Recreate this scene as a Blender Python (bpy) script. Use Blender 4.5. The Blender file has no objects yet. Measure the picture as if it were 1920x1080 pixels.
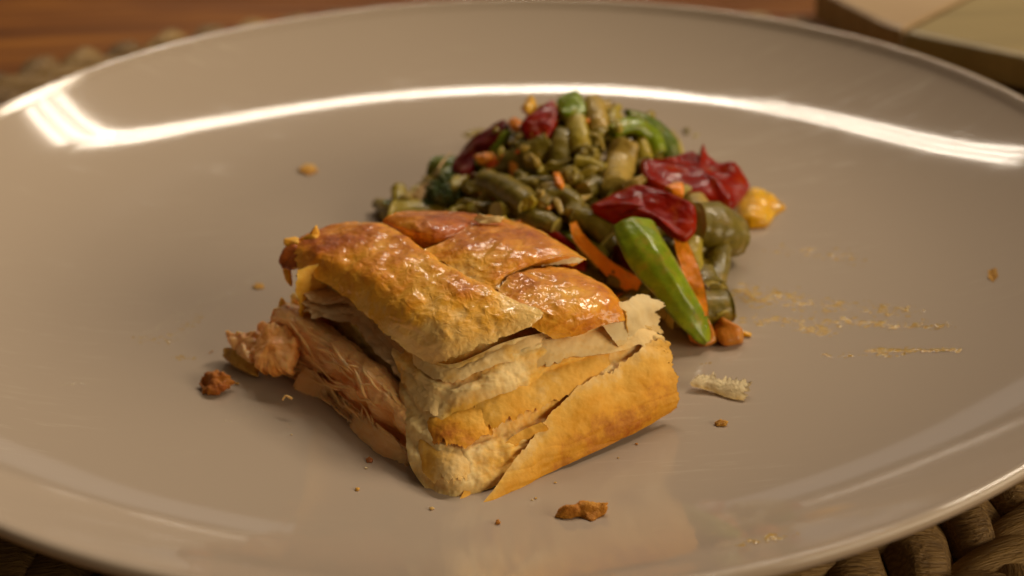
import bpy, math, random
import numpy as np
from mathutils import Matrix, Vector

random.seed(4)
RNG = np.random.RandomState(7)
scene = bpy.context.scene
CM = 0.01
# ---------------------------------------------------------------- camera (all lengths in cm, z = 0 is the flat well of the plate)
PITCH, ROLL = 0.4911, -0.0317
CAM = np.array([0.469, -28.076, 14.511])
FW = np.array([0, math.cos(PITCH), -math.sin(PITCH)])
_r = np.array([1.0, 0, 0]); _u = np.cross(_r, FW)
RT = math.cos(ROLL) * _r + math.sin(ROLL) * _u
UP = -math.sin(ROLL) * _r + math.cos(ROLL) * _u
FOC = 1920 * 50 / 36.0
cd = bpy.data.cameras.new('camera'); cam = bpy.data.objects.new('camera', cd)
scene.collection.objects.link(cam); scene.camera = cam
cam.matrix_world = Matrix(((RT[0], UP[0], -FW[0], CAM[0] * CM), (RT[1], UP[1], -FW[1], CAM[1] * CM),
                           (RT[2], UP[2], -FW[2], CAM[2] * CM), (0, 0, 0, 1)))
cd.lens = 50; cd.sensor_width = 36; cd.clip_start = 0.01; cd.clip_end = 50
cd.dof.use_dof = True; cd.dof.focus_distance = 0.245; cd.dof.aperture_fstop = 13.5
# ---------------------------------------------------------------- room light
w = bpy.data.worlds.new('World'); scene.world = w; w.use_nodes = True
nt = w.node_tree; bg = nt.nodes['Background']
geo = nt.nodes.new('ShaderNodeTexCoord'); sep = nt.nodes.new('ShaderNodeSeparateXYZ')
rmp = nt.nodes.new('ShaderNodeValToRGB'); mr = nt.nodes.new('ShaderNodeMapRange')
nt.links.new(geo.outputs['Generated'], sep.inputs[0]); nt.links.new(sep.outputs['Z'], mr.inputs['Value'])
mr.inputs['From Min'].default_value = -0.4; mr.inputs['From Max'].default_value = 1.0
nt.links.new(mr.outputs[0], rmp.inputs[0]); nt.links.new(rmp.outputs[0], bg.inputs[0])
rmp.color_ramp.elements[0].position = 0.25; rmp.color_ramp.elements[0].color = (0.22, 0.13, 0.06, 1)
rmp.color_ramp.elements[1].position = 0.75; rmp.color_ramp.elements[1].color = (0.62, 0.45, 0.29, 1)
bg.inputs[1].default_value = 0.10

def area_light(name, p0, p1, width, power, col, aim=(1, 0, 0)):
    p0 = np.array(p0, float); p1 = np.array(p1, float); c = (p0 + p1) / 2
    x = (p1 - p0); L = np.linalg.norm(x); x /= L
    z = c - np.array(aim, float); z /= np.linalg.norm(z); z -= x * (z @ x); z /= np.linalg.norm(z); y = np.cross(z, x)
    d = bpy.data.lights.new(name, 'AREA'); d.shape = 'RECTANGLE'; d.size = L * CM; d.size_y = width * CM
    d.energy = power; d.color = col
    o = bpy.data.objects.new(name, d); scene.collection.objects.link(o)
    o.matrix_world = Matrix(((x[0], y[0], z[0], c[0] * CM), (x[1], y[1], z[1], c[1] * CM), (x[2], y[2], z[2], c[2] * CM), (0, 0, 0, 1)))
    return o
LAMP_COL = (1.0, 0.86, 0.70)
for a0, a1, pw in (((53, 65), (17, 95), 1.15), ((16.6, 95), (-5, 92), 0.55), ((-5.4, 92.3), (-29, 142), 1.3)):      # angled banks of tubes
    a0 = np.array(a0, float); a1 = np.array(a1, float); n = np.array([-(a1 - a0)[1], (a1 - a0)[0]]); n /= -np.linalg.norm(n)
    for off in (-3.7, 0, 3.7):
        area_light('lamp_tube', (*(a0 + n * off), 110.0), (*(a1 + n * off), 110.0), 1.7, 0.95 * pw, LAMP_COL, aim=(0, 0, 0))
area_light('side_lamp', (92, 52, 112), (78, 76, 112), 26, 9.5, (1.0, 0.85, 0.66), aim=(0, 0, 0))       # second lamp, right and behind: throws the shadow to the front left
area_light('front_fill', (105, -120, 56), (165, -20, 56), 60, 18.0, (1.0, 0.82, 0.56), aim=(0, 0, 2))     # added soft fill for the room's light, low from the front right
area_light('far_light', (-70, 230, 36), (110, 230, 36), 22, 0.5, (1.0, 0.9, 0.8), aim=(0, 0, 0))  # distant light added for the low reflections on the near rim

scene.view_settings.view_transform = 'Standard'; scene.view_settings.look = 'None'
scene.view_settings.exposure = -0.12; scene.view_settings.gamma = 1.0
scene.render.engine = 'CYCLES'
scene.cycles.max_bounces = 8; scene.cycles.use_denoising = True; scene.cycles.sample_clamp_indirect = 4

# ---------------------------------------------------------------- pixel -> point helpers
def ray(px, py):
    d = FW + RT * (px - 960) / FOC - UP * (py - 540) / FOC
    return d / np.linalg.norm(d)
def PZ(px, py, z):
    d = ray(px, py); return CAM + d * (z - CAM[2]) / d[2]
PA = np.array([-0.70, -8.60]); E1 = np.array([0.8061, 0.5918]); E2 = np.array([-0.5918, 0.8061])   # slice: corner, long edge, cut edge
def PUV(u, v, z): return np.array([*(PA + E1 * u + E2 * v), z])
def PV(px, py, v):
    d = ray(px, py); t = (v - (CAM[:2] - PA) @ E2) / (d[:2] @ E2); return CAM + d * t
def PU(px, py, u):
    d = ray(px, py); t = (u - (CAM[:2] - PA) @ E1) / (d[:2] @ E1); return CAM + d * t

# ---------------------------------------------------------------- noise
def _h(i, j, k, s):
    n = (i * 374761393 + j * 668265263 + k * 2147483647 + s * 1274126177) & 0xFFFFFFFF
    n = ((n ^ (n >> 13)) * 1274126177) & 0xFFFFFFFF
    return ((n ^ (n >> 16)) & 0xFFFF) / 32767.5 - 1
_RM = np.array(Matrix.Rotation(0.9, 3, Vector((0.4, 0.7, 0.6))))
def vn(P, sc=1.0, s=0):
    P = (np.asarray(P, float) * sc) @ _RM + 0.5 * sc; i = np.floor(P).astype(np.int64); f = P - i; f = f * f * (3 - 2 * f)
    x, y, z = i[..., 0], i[..., 1], i[..., 2]; a, b, c = f[..., 0], f[..., 1], f[..., 2]
    L = lambda p, q, t: p + (q - p) * t
    return L(L(L(_h(x, y, z, s), _h(x + 1, y, z, s), a), L(_h(x, y + 1, z, s), _h(x + 1, y + 1, z, s), a), b),
             L(L(_h(x, y, z + 1, s), _h(x + 1, y, z + 1, s), a), L(_h(x, y + 1, z + 1, s), _h(x + 1, y + 1, z + 1, s), a), b), c)
def fbm(P, sc=1.0, s=0, o=4, g=0.5):
    r = 0; a = 1
    for k in range(o): r = r + a * vn(P, sc * 2 ** k, s + k * 17); a *= g
    return r
def n1(t, s, sc): return vn(np.stack([np.asarray(t, float), 0 * t + 0.37, 0 * t + 0.71], -1), sc, s)

# ---------------------------------------------------------------- object helpers
def tag(o, label=None, cat=None, group=None, kind=None):
    for k, v in (('label', label), ('category', cat), ('group', group), ('kind', kind)):
        if v: o[k] = v
    return o
def empty(name, loc, label, cat, group=None):
    o = bpy.data.objects.new(name, None); scene.collection.objects.link(o); o.location = [c * CM for c in loc]
    o.empty_display_size = 0.01
    return tag(o, label, cat, group)
FLIPPED = []
def mk(name, V, F, mat, parent=None, origin=None, tone=None, smooth=True):
    V = np.asarray(V, float)
    if parent is not None: org = np.array(parent['_org']) if '_org' in parent else np.array(parent.location) / CM
    else: org = np.array(origin) if origin is not None else np.array([*V[:, :2].mean(0), V[:, 2].min()])
    vol = 0.0; c0 = V.mean(0)                       # faces of every closed body point outwards
    tri = [(f[0], f[k], f[k + 1]) for f in F for k in range(1, len(f) - 1)] if isinstance(F, list) else np.concatenate([F[:, [0, 1, 2]], F[:, [0, 2, 3]]])
    tri = np.array(tri); A = V[tri] - c0; vol = np.einsum('ij,ij->i', A[:, 0], np.cross(A[:, 1], A[:, 2])).sum()
    if vol < 0:
        F = [list(f)[::-1] for f in F] if isinstance(F, list) else F[:, ::-1]
        FLIPPED.append(name)
    m = bpy.data.meshes.new(name)
    m.from_pydata(((V - org) * CM).tolist(), [], F if isinstance(F, list) else F.tolist())
    if tone is not None:
        a = m.attributes.new('tone', 'FLOAT', 'POINT'); a.data.foreach_set('value', np.asarray(tone, np.float32))
    if smooth: m.polygons.foreach_set('use_smooth', np.ones(len(m.polygons), bool))
    m.materials.append(mat); m.update()
    o = bpy.data.objects.new(name, m); scene.collection.objects.link(o)
    if parent is not None: o.parent = parent
    else: o.location = (org * CM).tolist()
    return o
def world_org(o):                      # base point in cm of a parent that is itself a mesh child
    p = np.zeros(3)
    while o is not None: p += np.array(o.location) / CM; o = o.parent
    return p
def mkc(name, V, F, mat, parent, tone=None, smooth=True):
    o = mk(name, np.asarray(V, float), F, mat, None, world_org(parent), tone, smooth); o.location = (0, 0, 0); o.parent = parent
    return o

# ---------------------------------------------------------------- materials
class M:
    def __init__(s, name):
        s.m = bpy.data.materials.new(name); s.m.use_nodes = True; s.t = s.m.node_tree; s.b = s.t.nodes['Principled BSDF']
        s.co = s.n('ShaderNodeTexCoord').outputs['Object']
    def n(s, t, **k):
        x = s.t.nodes.new(t)
        for a, v in k.items(): setattr(x, a, v)
        return x
    def lk(s, a, b): s.t.links.new(a, b)
    def setv(s, **k):
        for a, v in k.items(): s.b.inputs[a.replace('_', ' ')].default_value = v
    def noise(s, scale, detail=4, rough=0.5, vec=None, dist=0.0):
        x = s.n('ShaderNodeTexNoise'); x.inputs['Scale'].default_value = scale; x.inputs['Detail'].default_value = detail
        x.inputs['Roughness'].default_value = rough; x.inputs['Distortion'].default_value = dist
        s.lk(vec or s.co, x.inputs['Vector']); return x.outputs['Fac']
    def mapv(s, scale=(1, 1, 1), rot=(0, 0, 0), loc=(0, 0, 0)):
        x = s.n('ShaderNodeMapping'); x.inputs['Scale'].default_value = scale; x.inputs['Rotation'].default_value = rot
        x.inputs['Location'].default_value = loc; s.lk(s.co, x.inputs['Vector']); return x.outputs[0]
    def ramp(s, fac, stops):
        x = s.n('ShaderNodeValToRGB'); e = x.color_ramp.elements
        while len(e) < len(stops): e.new(0.5)
        for q, (p, c) in zip(e, stops): q.position = p; q.color = (*c, 1) if len(c) == 3 else c
        s.lk(fac, x.inputs[0]); return x.outputs[0]
    def math(s, op, a, b=None, clamp=False):
        x = s.n('ShaderNodeMath', operation=op, use_clamp=clamp)
        for i, v in enumerate((a, b)):
            if v is None: continue
            if isinstance(v, (int, float)): x.inputs[i].default_value = v
            else: s.lk(v, x.inputs[i])
        return x.outputs[0]
    def mix(s, fac, a, b, mode='MIX'):
        x = s.n('ShaderNodeMix', data_type='RGBA', blend_type=mode)
        for i, v in ((0, fac), (6, a), (7, b)):
            if isinstance(v, (int, float)): x.inputs[i].default_value = v
            elif isinstance(v, tuple): x.inputs[i].default_value = (*v, 1)
            else: s.lk(v, x.inputs[i])
        return x.outputs[2]
    def bump(s, h, dist, strength=1.0):
        x = s.n('ShaderNodeBump'); x.inputs['Distance'].default_value = dist; x.inputs['Strength'].default_value = strength
        s.lk(h, x.inputs['Height'])
        if s.b.inputs['Normal'].is_linked: s.lk(s.b.inputs['Normal'].links[0].from_socket, x.inputs['Normal'])
        s.lk(x.outputs[0], s.b.inputs['Normal']); return x.outputs[0]
    def col(s, c): s.lk(c, s.b.inputs['Base Color'])
    def attr(s, name='tone'):
        x = s.n('ShaderNodeAttribute'); x.attribute_name = name; return x.outputs['Fac']
    def sss(s, wt, rad, scale):
        s.setv(Subsurface_Weight=wt, Subsurface_Scale=scale); s.b.inputs['Subsurface Radius'].default_value = rad

def crust_mat(name, stops, gloss=True, sss=0.15, bumpd=0.0003, spec=0.35, trans=0.0):
    m = M(name)
    f = m.noise(420, 5, 0.65); g = m.noise(1500, 3, 0.6)
    t = m.math('ADD', m.attr(), m.math('MULTIPLY', m.math('SUBTRACT', f, 0.5), 0.55))
    t = m.math('ADD', t, m.math('MULTIPLY', m.math('SUBTRACT', g, 0.5), 0.18), True)
    m.col(m.ramp(t, stops))
    m.sss(sss, (1.0, 0.75, 0.5), 0.0015)
    if gloss:
        m.setv(Roughness=0.5, Coat_Weight=0.55, Coat_Roughness=0.09, Specular_IOR_Level=spec)
        wr = m.noise(520, 3, 0.55, dist=1.2); m.bump(wr, bumpd, 1.0)
    else:
        m.setv(Roughness=0.62, Specular_IOR_Level=spec)
        wr = m.noise(900, 4, 0.7); m.bump(wr, bumpd, 1.0)
    if trans:                                       # thin baked sheets let light through
        tr = m.n('ShaderNodeBsdfTranslucent'); mx = m.n('ShaderNodeMixShader'); out = m.t.nodes['Material Output']
        m.lk(m.b.inputs['Base Color'].links[0].from_socket, tr.inputs[0]); mx.inputs[0].default_value = trans
        m.lk(m.b.outputs[0], mx.inputs[1]); m.lk(tr.outputs[0], mx.inputs[2]); m.lk(mx.outputs[0], out.inputs['Surface'])
    return m.m
CREAM, YEL, GOLD, BRN, DBRN = (0.95, 0.61, 0.20), (0.89, 0.43, 0.03), (0.76, 0.27, 0.006), (0.46, 0.105, 0.003), (0.16, 0.03, 0.002)
MAT = {}
MAT['top'] = crust_mat('glazed_crust', [(0.0, CREAM), (0.3, YEL), (0.55, GOLD), (0.8, BRN), (1.0, DBRN)])
MAT['wall'] = crust_mat('side_crust', [(0.0, (0.95, 0.68, 0.30)), (0.3, (0.92, 0.51, 0.08)), (0.6, (0.84, 0.38, 0.02)), (0.85, (0.54, 0.16, 0.010)), (1.0, (0.22, 0.05, 0.006))], False, 0.25, 0.00008, trans=0.05)
MAT['wallthin'] = crust_mat('thin_side_crust', [(0.0, (0.95, 0.68, 0.30)), (0.3, (0.92, 0.51, 0.08)), (0.6, (0.84, 0.38, 0.02)), (0.85, (0.54, 0.16, 0.010)), (1.0, (0.22, 0.05, 0.006))], False, 0.0, 0.00008, trans=0.10)
MAT['dough'] = crust_mat('soft_dough', [(0.0, (0.92, 0.68, 0.25)), (0.4, (0.86, 0.54, 0.12)), (0.8, (0.62, 0.36, 0.06)), (1.0, (0.30, 0.12, 0.015))], False, 0.4, 0.0002)
MAT['layer'] = crust_mat('puff_layer', [(0.0, (0.94, 0.74, 0.46)), (0.5, (0.88, 0.62, 0.28)), (1.0, (0.60, 0.36, 0.08))], False, 0.0, 0.00006, trans=0.2)
MAT['flake'] = crust_mat('pale_flake', [(0.0, (0.92, 0.77, 0.46)), (0.5, (0.88, 0.62, 0.22)), (1.0, (0.66, 0.34, 0.05))], False, 0.0, 0.00006, trans=0.25)
MAT['crumb'] = crust_mat('crumb_crust', [(0.0, (0.74, 0.42, 0.08)), (0.5, (0.62, 0.25, 0.02)), (1.0, (0.34, 0.09, 0.008))], False, 0.2, 0.0006)

def salmon_mat():
    m = M('salmon_flesh')
    f = m.noise(300, 5, 0.6); st = m.noise(260, 4, 0.6, m.mapv((1, 1, 5), (0.5, 0.3, 0.6)))
    t = m.math('ADD', m.math('MULTIPLY', m.attr(), 0.8), m.math('ADD', m.math('MULTIPLY', m.math('SUBTRACT', f, 0.5), 0.5), m.math('MULTIPLY', m.math('SUBTRACT', st, 0.5), 0.5)), True)
    m.col(m.ramp(t, [(0.0, (0.98, 0.56, 0.24)), (0.4, (0.94, 0.44, 0.13)), (0.7, (0.78, 0.30, 0.05)), (1.0, (0.50, 0.12, 0.01))]))
    m.setv(Roughness=0.42, Specular_IOR_Level=0.4); m.sss(0.4, (1.0, 0.5, 0.25), 0.002)
    m.bump(st, 0.0003); m.bump(m.noise(1200, 3, 0.6), 0.0001)
    return m.m
MAT['salmon'] = salmon_mat()

def veg_mat(name, stops, rough=0.42, bumpd=0.0004, fine=700, speck=None, coat=0.22, sss=0.2, sauce_k=0.45, spec=0.3):
    m = M(name)
    f = m.noise(170, 4, 0.6, dist=0.6); g = m.noise(fine, 3, 0.6)
    t = m.math('ADD', m.math('MULTIPLY', f, 0.85), m.math('MULTIPLY', g, 0.3))
    t = m.math('SUBTRACT', t, 0.08, True)
    c = m.ramp(t, stops)
    sauce = m.ramp(m.noise(330, 4, 0.65), [(0.52, (0, 0, 0)), (0.66, (1, 1, 1))])
    c = m.mix(m.math('MULTIPLY', sauce, sauce_k), c, (0.34, 0.19, 0.02))
    dots = m.ramp(m.noise(620, 2, 0.5, m.mapv(loc=(3, 1, 2))), [(0.70, (0, 0, 0)), (0.74, (1, 1, 1))])
    c = m.mix(m.math('MULTIPLY', dots, 0.8), c, speck or (0.03, 0.025, 0.01))
    m.col(c); m.setv(Specular_IOR_Level=spec, Roughness=rough, Coat_Weight=coat, Coat_Roughness=0.12)
    m.sss(sss, (0.8, 0.6, 0.2), 0.0012)
    m.bump(m.noise(240, 3, 0.6), bumpd * 1.5); m.bump(g, bumpd * 0.5)
    return m.m
V3 = lambda a, b, c: [(p, tuple(min(0.85, q * 1.3) for q in x)) for p, x in ((0.2, a), (0.5, b), (0.8, c))]
MAT['bean'] = veg_mat('bean_olive', V3((0.062, 0.045, 0.002), (0.135, 0.098, 0.006), (0.24, 0.17, 0.015)))
MAT['bean_light'] = veg_mat('bean_light', V3((0.16, 0.125, 0.006), (0.30, 0.22, 0.015), (0.42, 0.30, 0.04)))
MAT['bean_tan'] = veg_mat('bean_tan', V3((0.18, 0.12, 0.015), (0.32, 0.21, 0.035), (0.46, 0.30, 0.07)))
MAT['flesh'] = veg_mat('bean_flesh', V3((0.24, 0.18, 0.03), (0.36, 0.28, 0.06), (0.44, 0.35, 0.10)), sauce_k=0.2)
MAT['green'] = veg_mat('pepper_green', V3((0.07, 0.11, 0.001), (0.15, 0.20, 0.003), (0.28, 0.31, 0.010)), 0.32, 0.0002, sss=0.1)
MAT['dkgreen'] = veg_mat('pod_dark_green', V3((0.025, 0.05, 0.002), (0.075, 0.11, 0.004), (0.17, 0.19, 0.010)))
MAT['red'] = veg_mat('pepper_red', V3((0.09, 0.002, 0.0005), (0.19, 0.006, 0.001), (0.30, 0.022, 0.001)), 0.3, 0.0004, coat=0.22, sss=0.0, sauce_k=0.12, spec=0.05)
MAT['dkred'] = veg_mat('pepper_dark_red', V3((0.03, 0.001, 0.0005), (0.08, 0.002, 0.001), (0.15, 0.01, 0.001)), 0.4, coat=0.05, sss=0.0, sauce_k=0.12, spec=0.1)
MAT['orange'] = veg_mat('carrot_orange', V3((0.50, 0.12, 0.001), (0.70, 0.19, 0.002), (0.78, 0.27, 0.006)), 0.4, 0.0002, coat=0.2, sss=0.1)
MAT['redor'] = veg_mat('pepper_red_orange', V3((0.42, 0.04, 0.001), (0.58, 0.08, 0.002), (0.66, 0.14, 0.005)), sss=0.1)
MAT['yellow'] = veg_mat('pepper_yellow', V3((0.52, 0.22, 0.002), (0.70, 0.33, 0.003), (0.78, 0.42, 0.012)), 0.35, 0.0002, coat=0.25, sss=0.1)
MAT['brown'] = veg_mat('pepper_brown_orange', V3((0.30, 0.085, 0.005), (0.48, 0.16, 0.010), (0.56, 0.23, 0.03)), coat=0.3)
MAT['onion'] = veg_mat('onion_pale', V3((0.30, 0.17, 0.05), (0.44, 0.27, 0.10), (0.55, 0.36, 0.17)))
MAT['purple'] = veg_mat('onion_purple', V3((0.04, 0.02, 0.03), (0.12, 0.06, 0.08), (0.26, 0.15, 0.14)))
MAT['brocc'] = veg_mat('broccoli_dark', V3((0.012, 0.026, 0.002), (0.040, 0.062, 0.005), (0.14, 0.12, 0.012)), 0.5, 0.0002, coat=0.15)
MAT['broccy'] = veg_mat('broccoli_olive', V3((0.10, 0.070, 0.003), (0.22, 0.155, 0.008), (0.34, 0.24, 0.02)), 0.45, 0.0003, coat=0.3)

# ---------------------------------------------------------------- shape helpers
def cr(P, t):                                       # Catmull-Rom through the rows of P at parameters t in 0..1
    P = np.asarray(P, float); n = len(P); x = np.clip(t, 0, 1) * (n - 1); i = np.minimum(x.astype(int), n - 2); f = (x - i)
    sh = [1] * (P.ndim - 1); f = f.reshape(-1, *sh)
    p1 = P[i]; p2 = P[i + 1]; p0 = np.where((i > 0).reshape(-1, *sh), P[np.maximum(i - 1, 0)], 2 * p1 - p2)
    p3 = np.where((i < n - 2).reshape(-1, *sh), P[np.minimum(i + 2, n - 1)], 2 * p2 - p1)
    return 0.5 * (2 * p1 + (p2 - p0) * f + (2 * p0 - 5 * p1 + 4 * p2 - p3) * f ** 2 + (3 * p1 - p0 - 3 * p2 + p3) * f ** 3)
def surf(G, S, T):                                  # bicubic surface through control grid G at arrays S (rows), T (columns)
    G = np.asarray(G, float); n = 400
    fine = cr(G, np.linspace(0, 1, n)); fine = np.swapaxes(cr(np.swapaxes(fine, 0, 1), np.linspace(0, 1, n)), 0, 1)
    x = np.clip(S, 0, 1) * (n - 1.001); y = np.clip(T, 0, 1) * (n - 1.001); i = x.astype(int); j = y.astype(int)
    a = (x - i)[..., None]; b = (y - j)[..., None]
    return (fine[i, j] * (1 - a) + fine[i + 1, j] * a) * (1 - b) + (fine[i, j + 1] * (1 - a) + fine[i + 1, j + 1] * a) * b
def gridF(n, m, off=0, flip=False):
    i, j = np.meshgrid(np.arange(n - 1), np.arange(m - 1), indexing='ij'); a = i * m + j + off
    F = np.stack([a, a + m, a + m + 1, a + 1], -1).reshape(-1, 4)
    return F[:, ::-1] if flip else F
def normals(X):
    dx = np.gradient(X, axis=0); dy = np.gradient(X, axis=1); N = np.cross(dx, dy)
    return N / (np.linalg.norm(N, axis=-1, keepdims=True) + 1e-12)
def rag_curve(t, amp, seed, sc):
    a = np.abs(n1(t, seed, sc)) + 0.55 * np.abs(n1(t, seed + 3, sc * 2.7)) + 0.35 * np.abs(n1(t, seed + 5, sc * 6.5)) + 0.25 * np.abs(n1(t, seed + 9, sc * 15))
    return amp * a
def sheet(name, G, mat, parent, n=90, m=60, thick=0.06, disp=0.05, dsc=1.6, fine=0.012, fsc=9.0, rag=(0.03, 0.03, 0.03, 0.03), ragsc=14,
          seed=1, tone=None, edge_thin=True, flip=False, wr=None, up=True, lam=0.0, bub=0.0):
    """closed thin body following the control grid; rag = raggedness of (first row, last row, first column, last column)"""
    s = np.linspace(0, 1, n); t = np.linspace(0, 1, m)
    S0, T0 = np.meshgrid(s, t, indexing='ij')
    def two(u, amp, sd):                            # slow waviness of the edge, and the fine teeth that stay at the edge only
        w_ = np.clip(0.55 + 0.9 * n1(u, sd + 13, ragsc * 0.5), 0, 1.3)
        return amp * (np.abs(n1(u, sd, ragsc * 0.6)) + 0.5 * np.abs(n1(u, sd + 3, ragsc * 1.5))), w_ * amp * (0.5 * np.abs(n1(u, sd + 5, ragsc * 3.5)) + 0.4 * np.abs(n1(u, sd + 9, ragsc * 8)))
    a0, f0 = two(t, rag[0], seed); a1, f1 = two(t, rag[1], seed + 20); b0, g0 = two(s, rag[2], seed + 40); b1, g1 = two(s, rag[3], seed + 60)
    S = a0[None] + (1 - a0 - a1)[None] * S0 + f0[None] * (1 - S0) ** 5 - f1[None] * S0 ** 5
    T = b0[:, None] + (1 - b0 - b1)[:, None] * T0 + g0[:, None] * (1 - T0) ** 5 - g1[:, None] * T0 ** 5
    X = surf(G, S, T); N = normals(surf(G, S0, T0)) if max(rag) > 0.1 else normals(X)
    flip = (N * (CAM - X)).sum(-1).mean() < 0
    if flip: N = -N
    D = disp * fbm(X, dsc, seed, 3) + fine * fbm(X, fsc, seed + 31, 3)
    if wr is not None: D = D + wr(S0, T0, X)
    if lam:
        Q = X * np.array([0.9, 0.9, 7.0]) + 0.6 * np.stack([vn(X, 1.5, seed + 5), vn(X, 1.5, seed + 6), 1.6 * vn(X, 1.1, seed + 7)], -1)
        D = D + lam * (np.clip(np.abs(vn(Q, 1.0, seed + 8)) * 2.2, 0, 1) - 0.6 + 0.4 * vn(Q, 2.6, seed + 9))
    if bub: D = D + bub * (fbm(X, 4.0, seed + 11, 3, 0.6) + 0.8 * np.clip(fbm(X, 7.0, seed + 12, 2), -1, 0))
    X = X + N * D[..., None]
    e = np.minimum(np.minimum(S0, 1 - S0) * 14, np.minimum(T0, 1 - T0) * 14)
    th = thick * (np.clip(e, 0.12, 1) if edge_thin else 1)
    Nb = N.copy()
    for _ in range(6): Nb[1:-1, 1:-1] = (Nb[:-2, 1:-1] + Nb[2:, 1:-1] + Nb[1:-1, :-2] + Nb[1:-1, 2:]) / 4
    Y = X - Nb * (np.asarray(th)[..., None] if edge_thin else th)
    V = np.concatenate([X.reshape(-1, 3), Y.reshape(-1, 3)]); K = n * m
    F1 = gridF(n, m); 
    fn = (np.cross(X[1:, :-1] - X[:-1, :-1], X[:-1, 1:] - X[:-1, :-1]) * Nb[:-1, :-1]).sum()
    F = [gridF(n, m, 0, fn < 0), gridF(n, m, K, fn >= 0)]
    idx = np.arange(K).reshape(n, m); ring = np.concatenate([idx[0, :], idx[1:, -1], idx[-1, -2::-1], idx[-2:0:-1, 0]])
    r2 = np.roll(ring, -1); side = np.stack([ring, r2, r2 + K, ring + K], -1)
    F.append(side if fn < 0 else side[:, ::-1]); F = np.concatenate(F)
    tn = tone(S0, T0, X, D) if tone else np.full(X.shape[:2], 0.3)
    tn = np.concatenate([np.asarray(tn).reshape(-1)] * 2)
    return (mkc if parent is not None else mk)(name, V, F, mat, parent, tone=tn) if parent is not None else mk(name, V, F, mat, tone=tn)
def tube(path, rad, ns=20, nl=36, squash=1.0, seed=0, disp=0.03, cut=True, tone=0.4, seam=0.0, up=np.array([0, 0, 1.0])):
    path = np.asarray(path, float); P = cr(path, np.linspace(0, 1, nl)); T = np.gradient(P, axis=0); T /= np.linalg.norm(T, axis=1, keepdims=True)
    R = cr(np.asarray(rad, float).reshape(-1, 1), np.linspace(0, 1, nl))[:, 0]
    A = np.cross(T, up + 1e-3); A /= np.linalg.norm(A, axis=1, keepdims=True); B = np.cross(T, A)
    a = np.linspace(0, 2 * np.pi, ns, endpoint=False)
    rr = 1 + 0.10 * np.cos(2 * a + seed) + seam * np.exp(-((np.cos(a) - 1) ** 2) / 0.01)
    X = P[:, None] + R[:, None, None] * rr[None, :, None] * (np.cos(a)[None, :, None] * A[:, None] + squash * np.sin(a)[None, :, None] * B[:, None])
    C = P[:, None]; N = X - C; N /= np.linalg.norm(N, axis=2, keepdims=True) + 1e-9
    X = X + N * (disp * fbm(X, 2.2, seed, 3) + 0.010 * fbm(X, 9, seed + 5, 2))[..., None]
    V = [X.reshape(-1, 3)]; F = []
    for i in range(nl - 1):
        for j in range(ns):
            k = (j + 1) % ns; F.append([i * ns + j, i * ns + k, (i + 1) * ns + k, (i + 1) * ns + j])
    base = nl * ns
    for e, (row, sgn) in enumerate(((0, -1), (nl - 1, 1))):
        c = X[row].mean(0); rings = (0.9, 0.55)
        prev = list(range(row * ns, row * ns + ns))
        for q, f in enumerate(rings):
            off = T[row] * sgn * R[row] * ((0.06, 0.07)[q] if cut else (0.35, 0.6)[q])
            ringp = c + (X[row] - c) * f + off + 0.012 * fbm(X[row], 7, seed + 77, 2)[:, None]
            V.append(ringp); cur = list(range(base, base + ns)); base += ns
            for j in range(ns):
                k = (j + 1) % ns; F.append([prev[j], cur[j], cur[k], prev[k]] if e else [prev[j], prev[k], cur[k], cur[j]])
            prev = cur
        V.append((c + T[row] * sgn * R[row] * (0.0 if cut else 0.7))[None]); 
        for j in range(ns):
            k = (j + 1) % ns; F.append([prev[j], base, prev[k]] if e else [prev[j], prev[k], base])
        base += 1
    V = np.concatenate(V)
    return V, F
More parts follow.
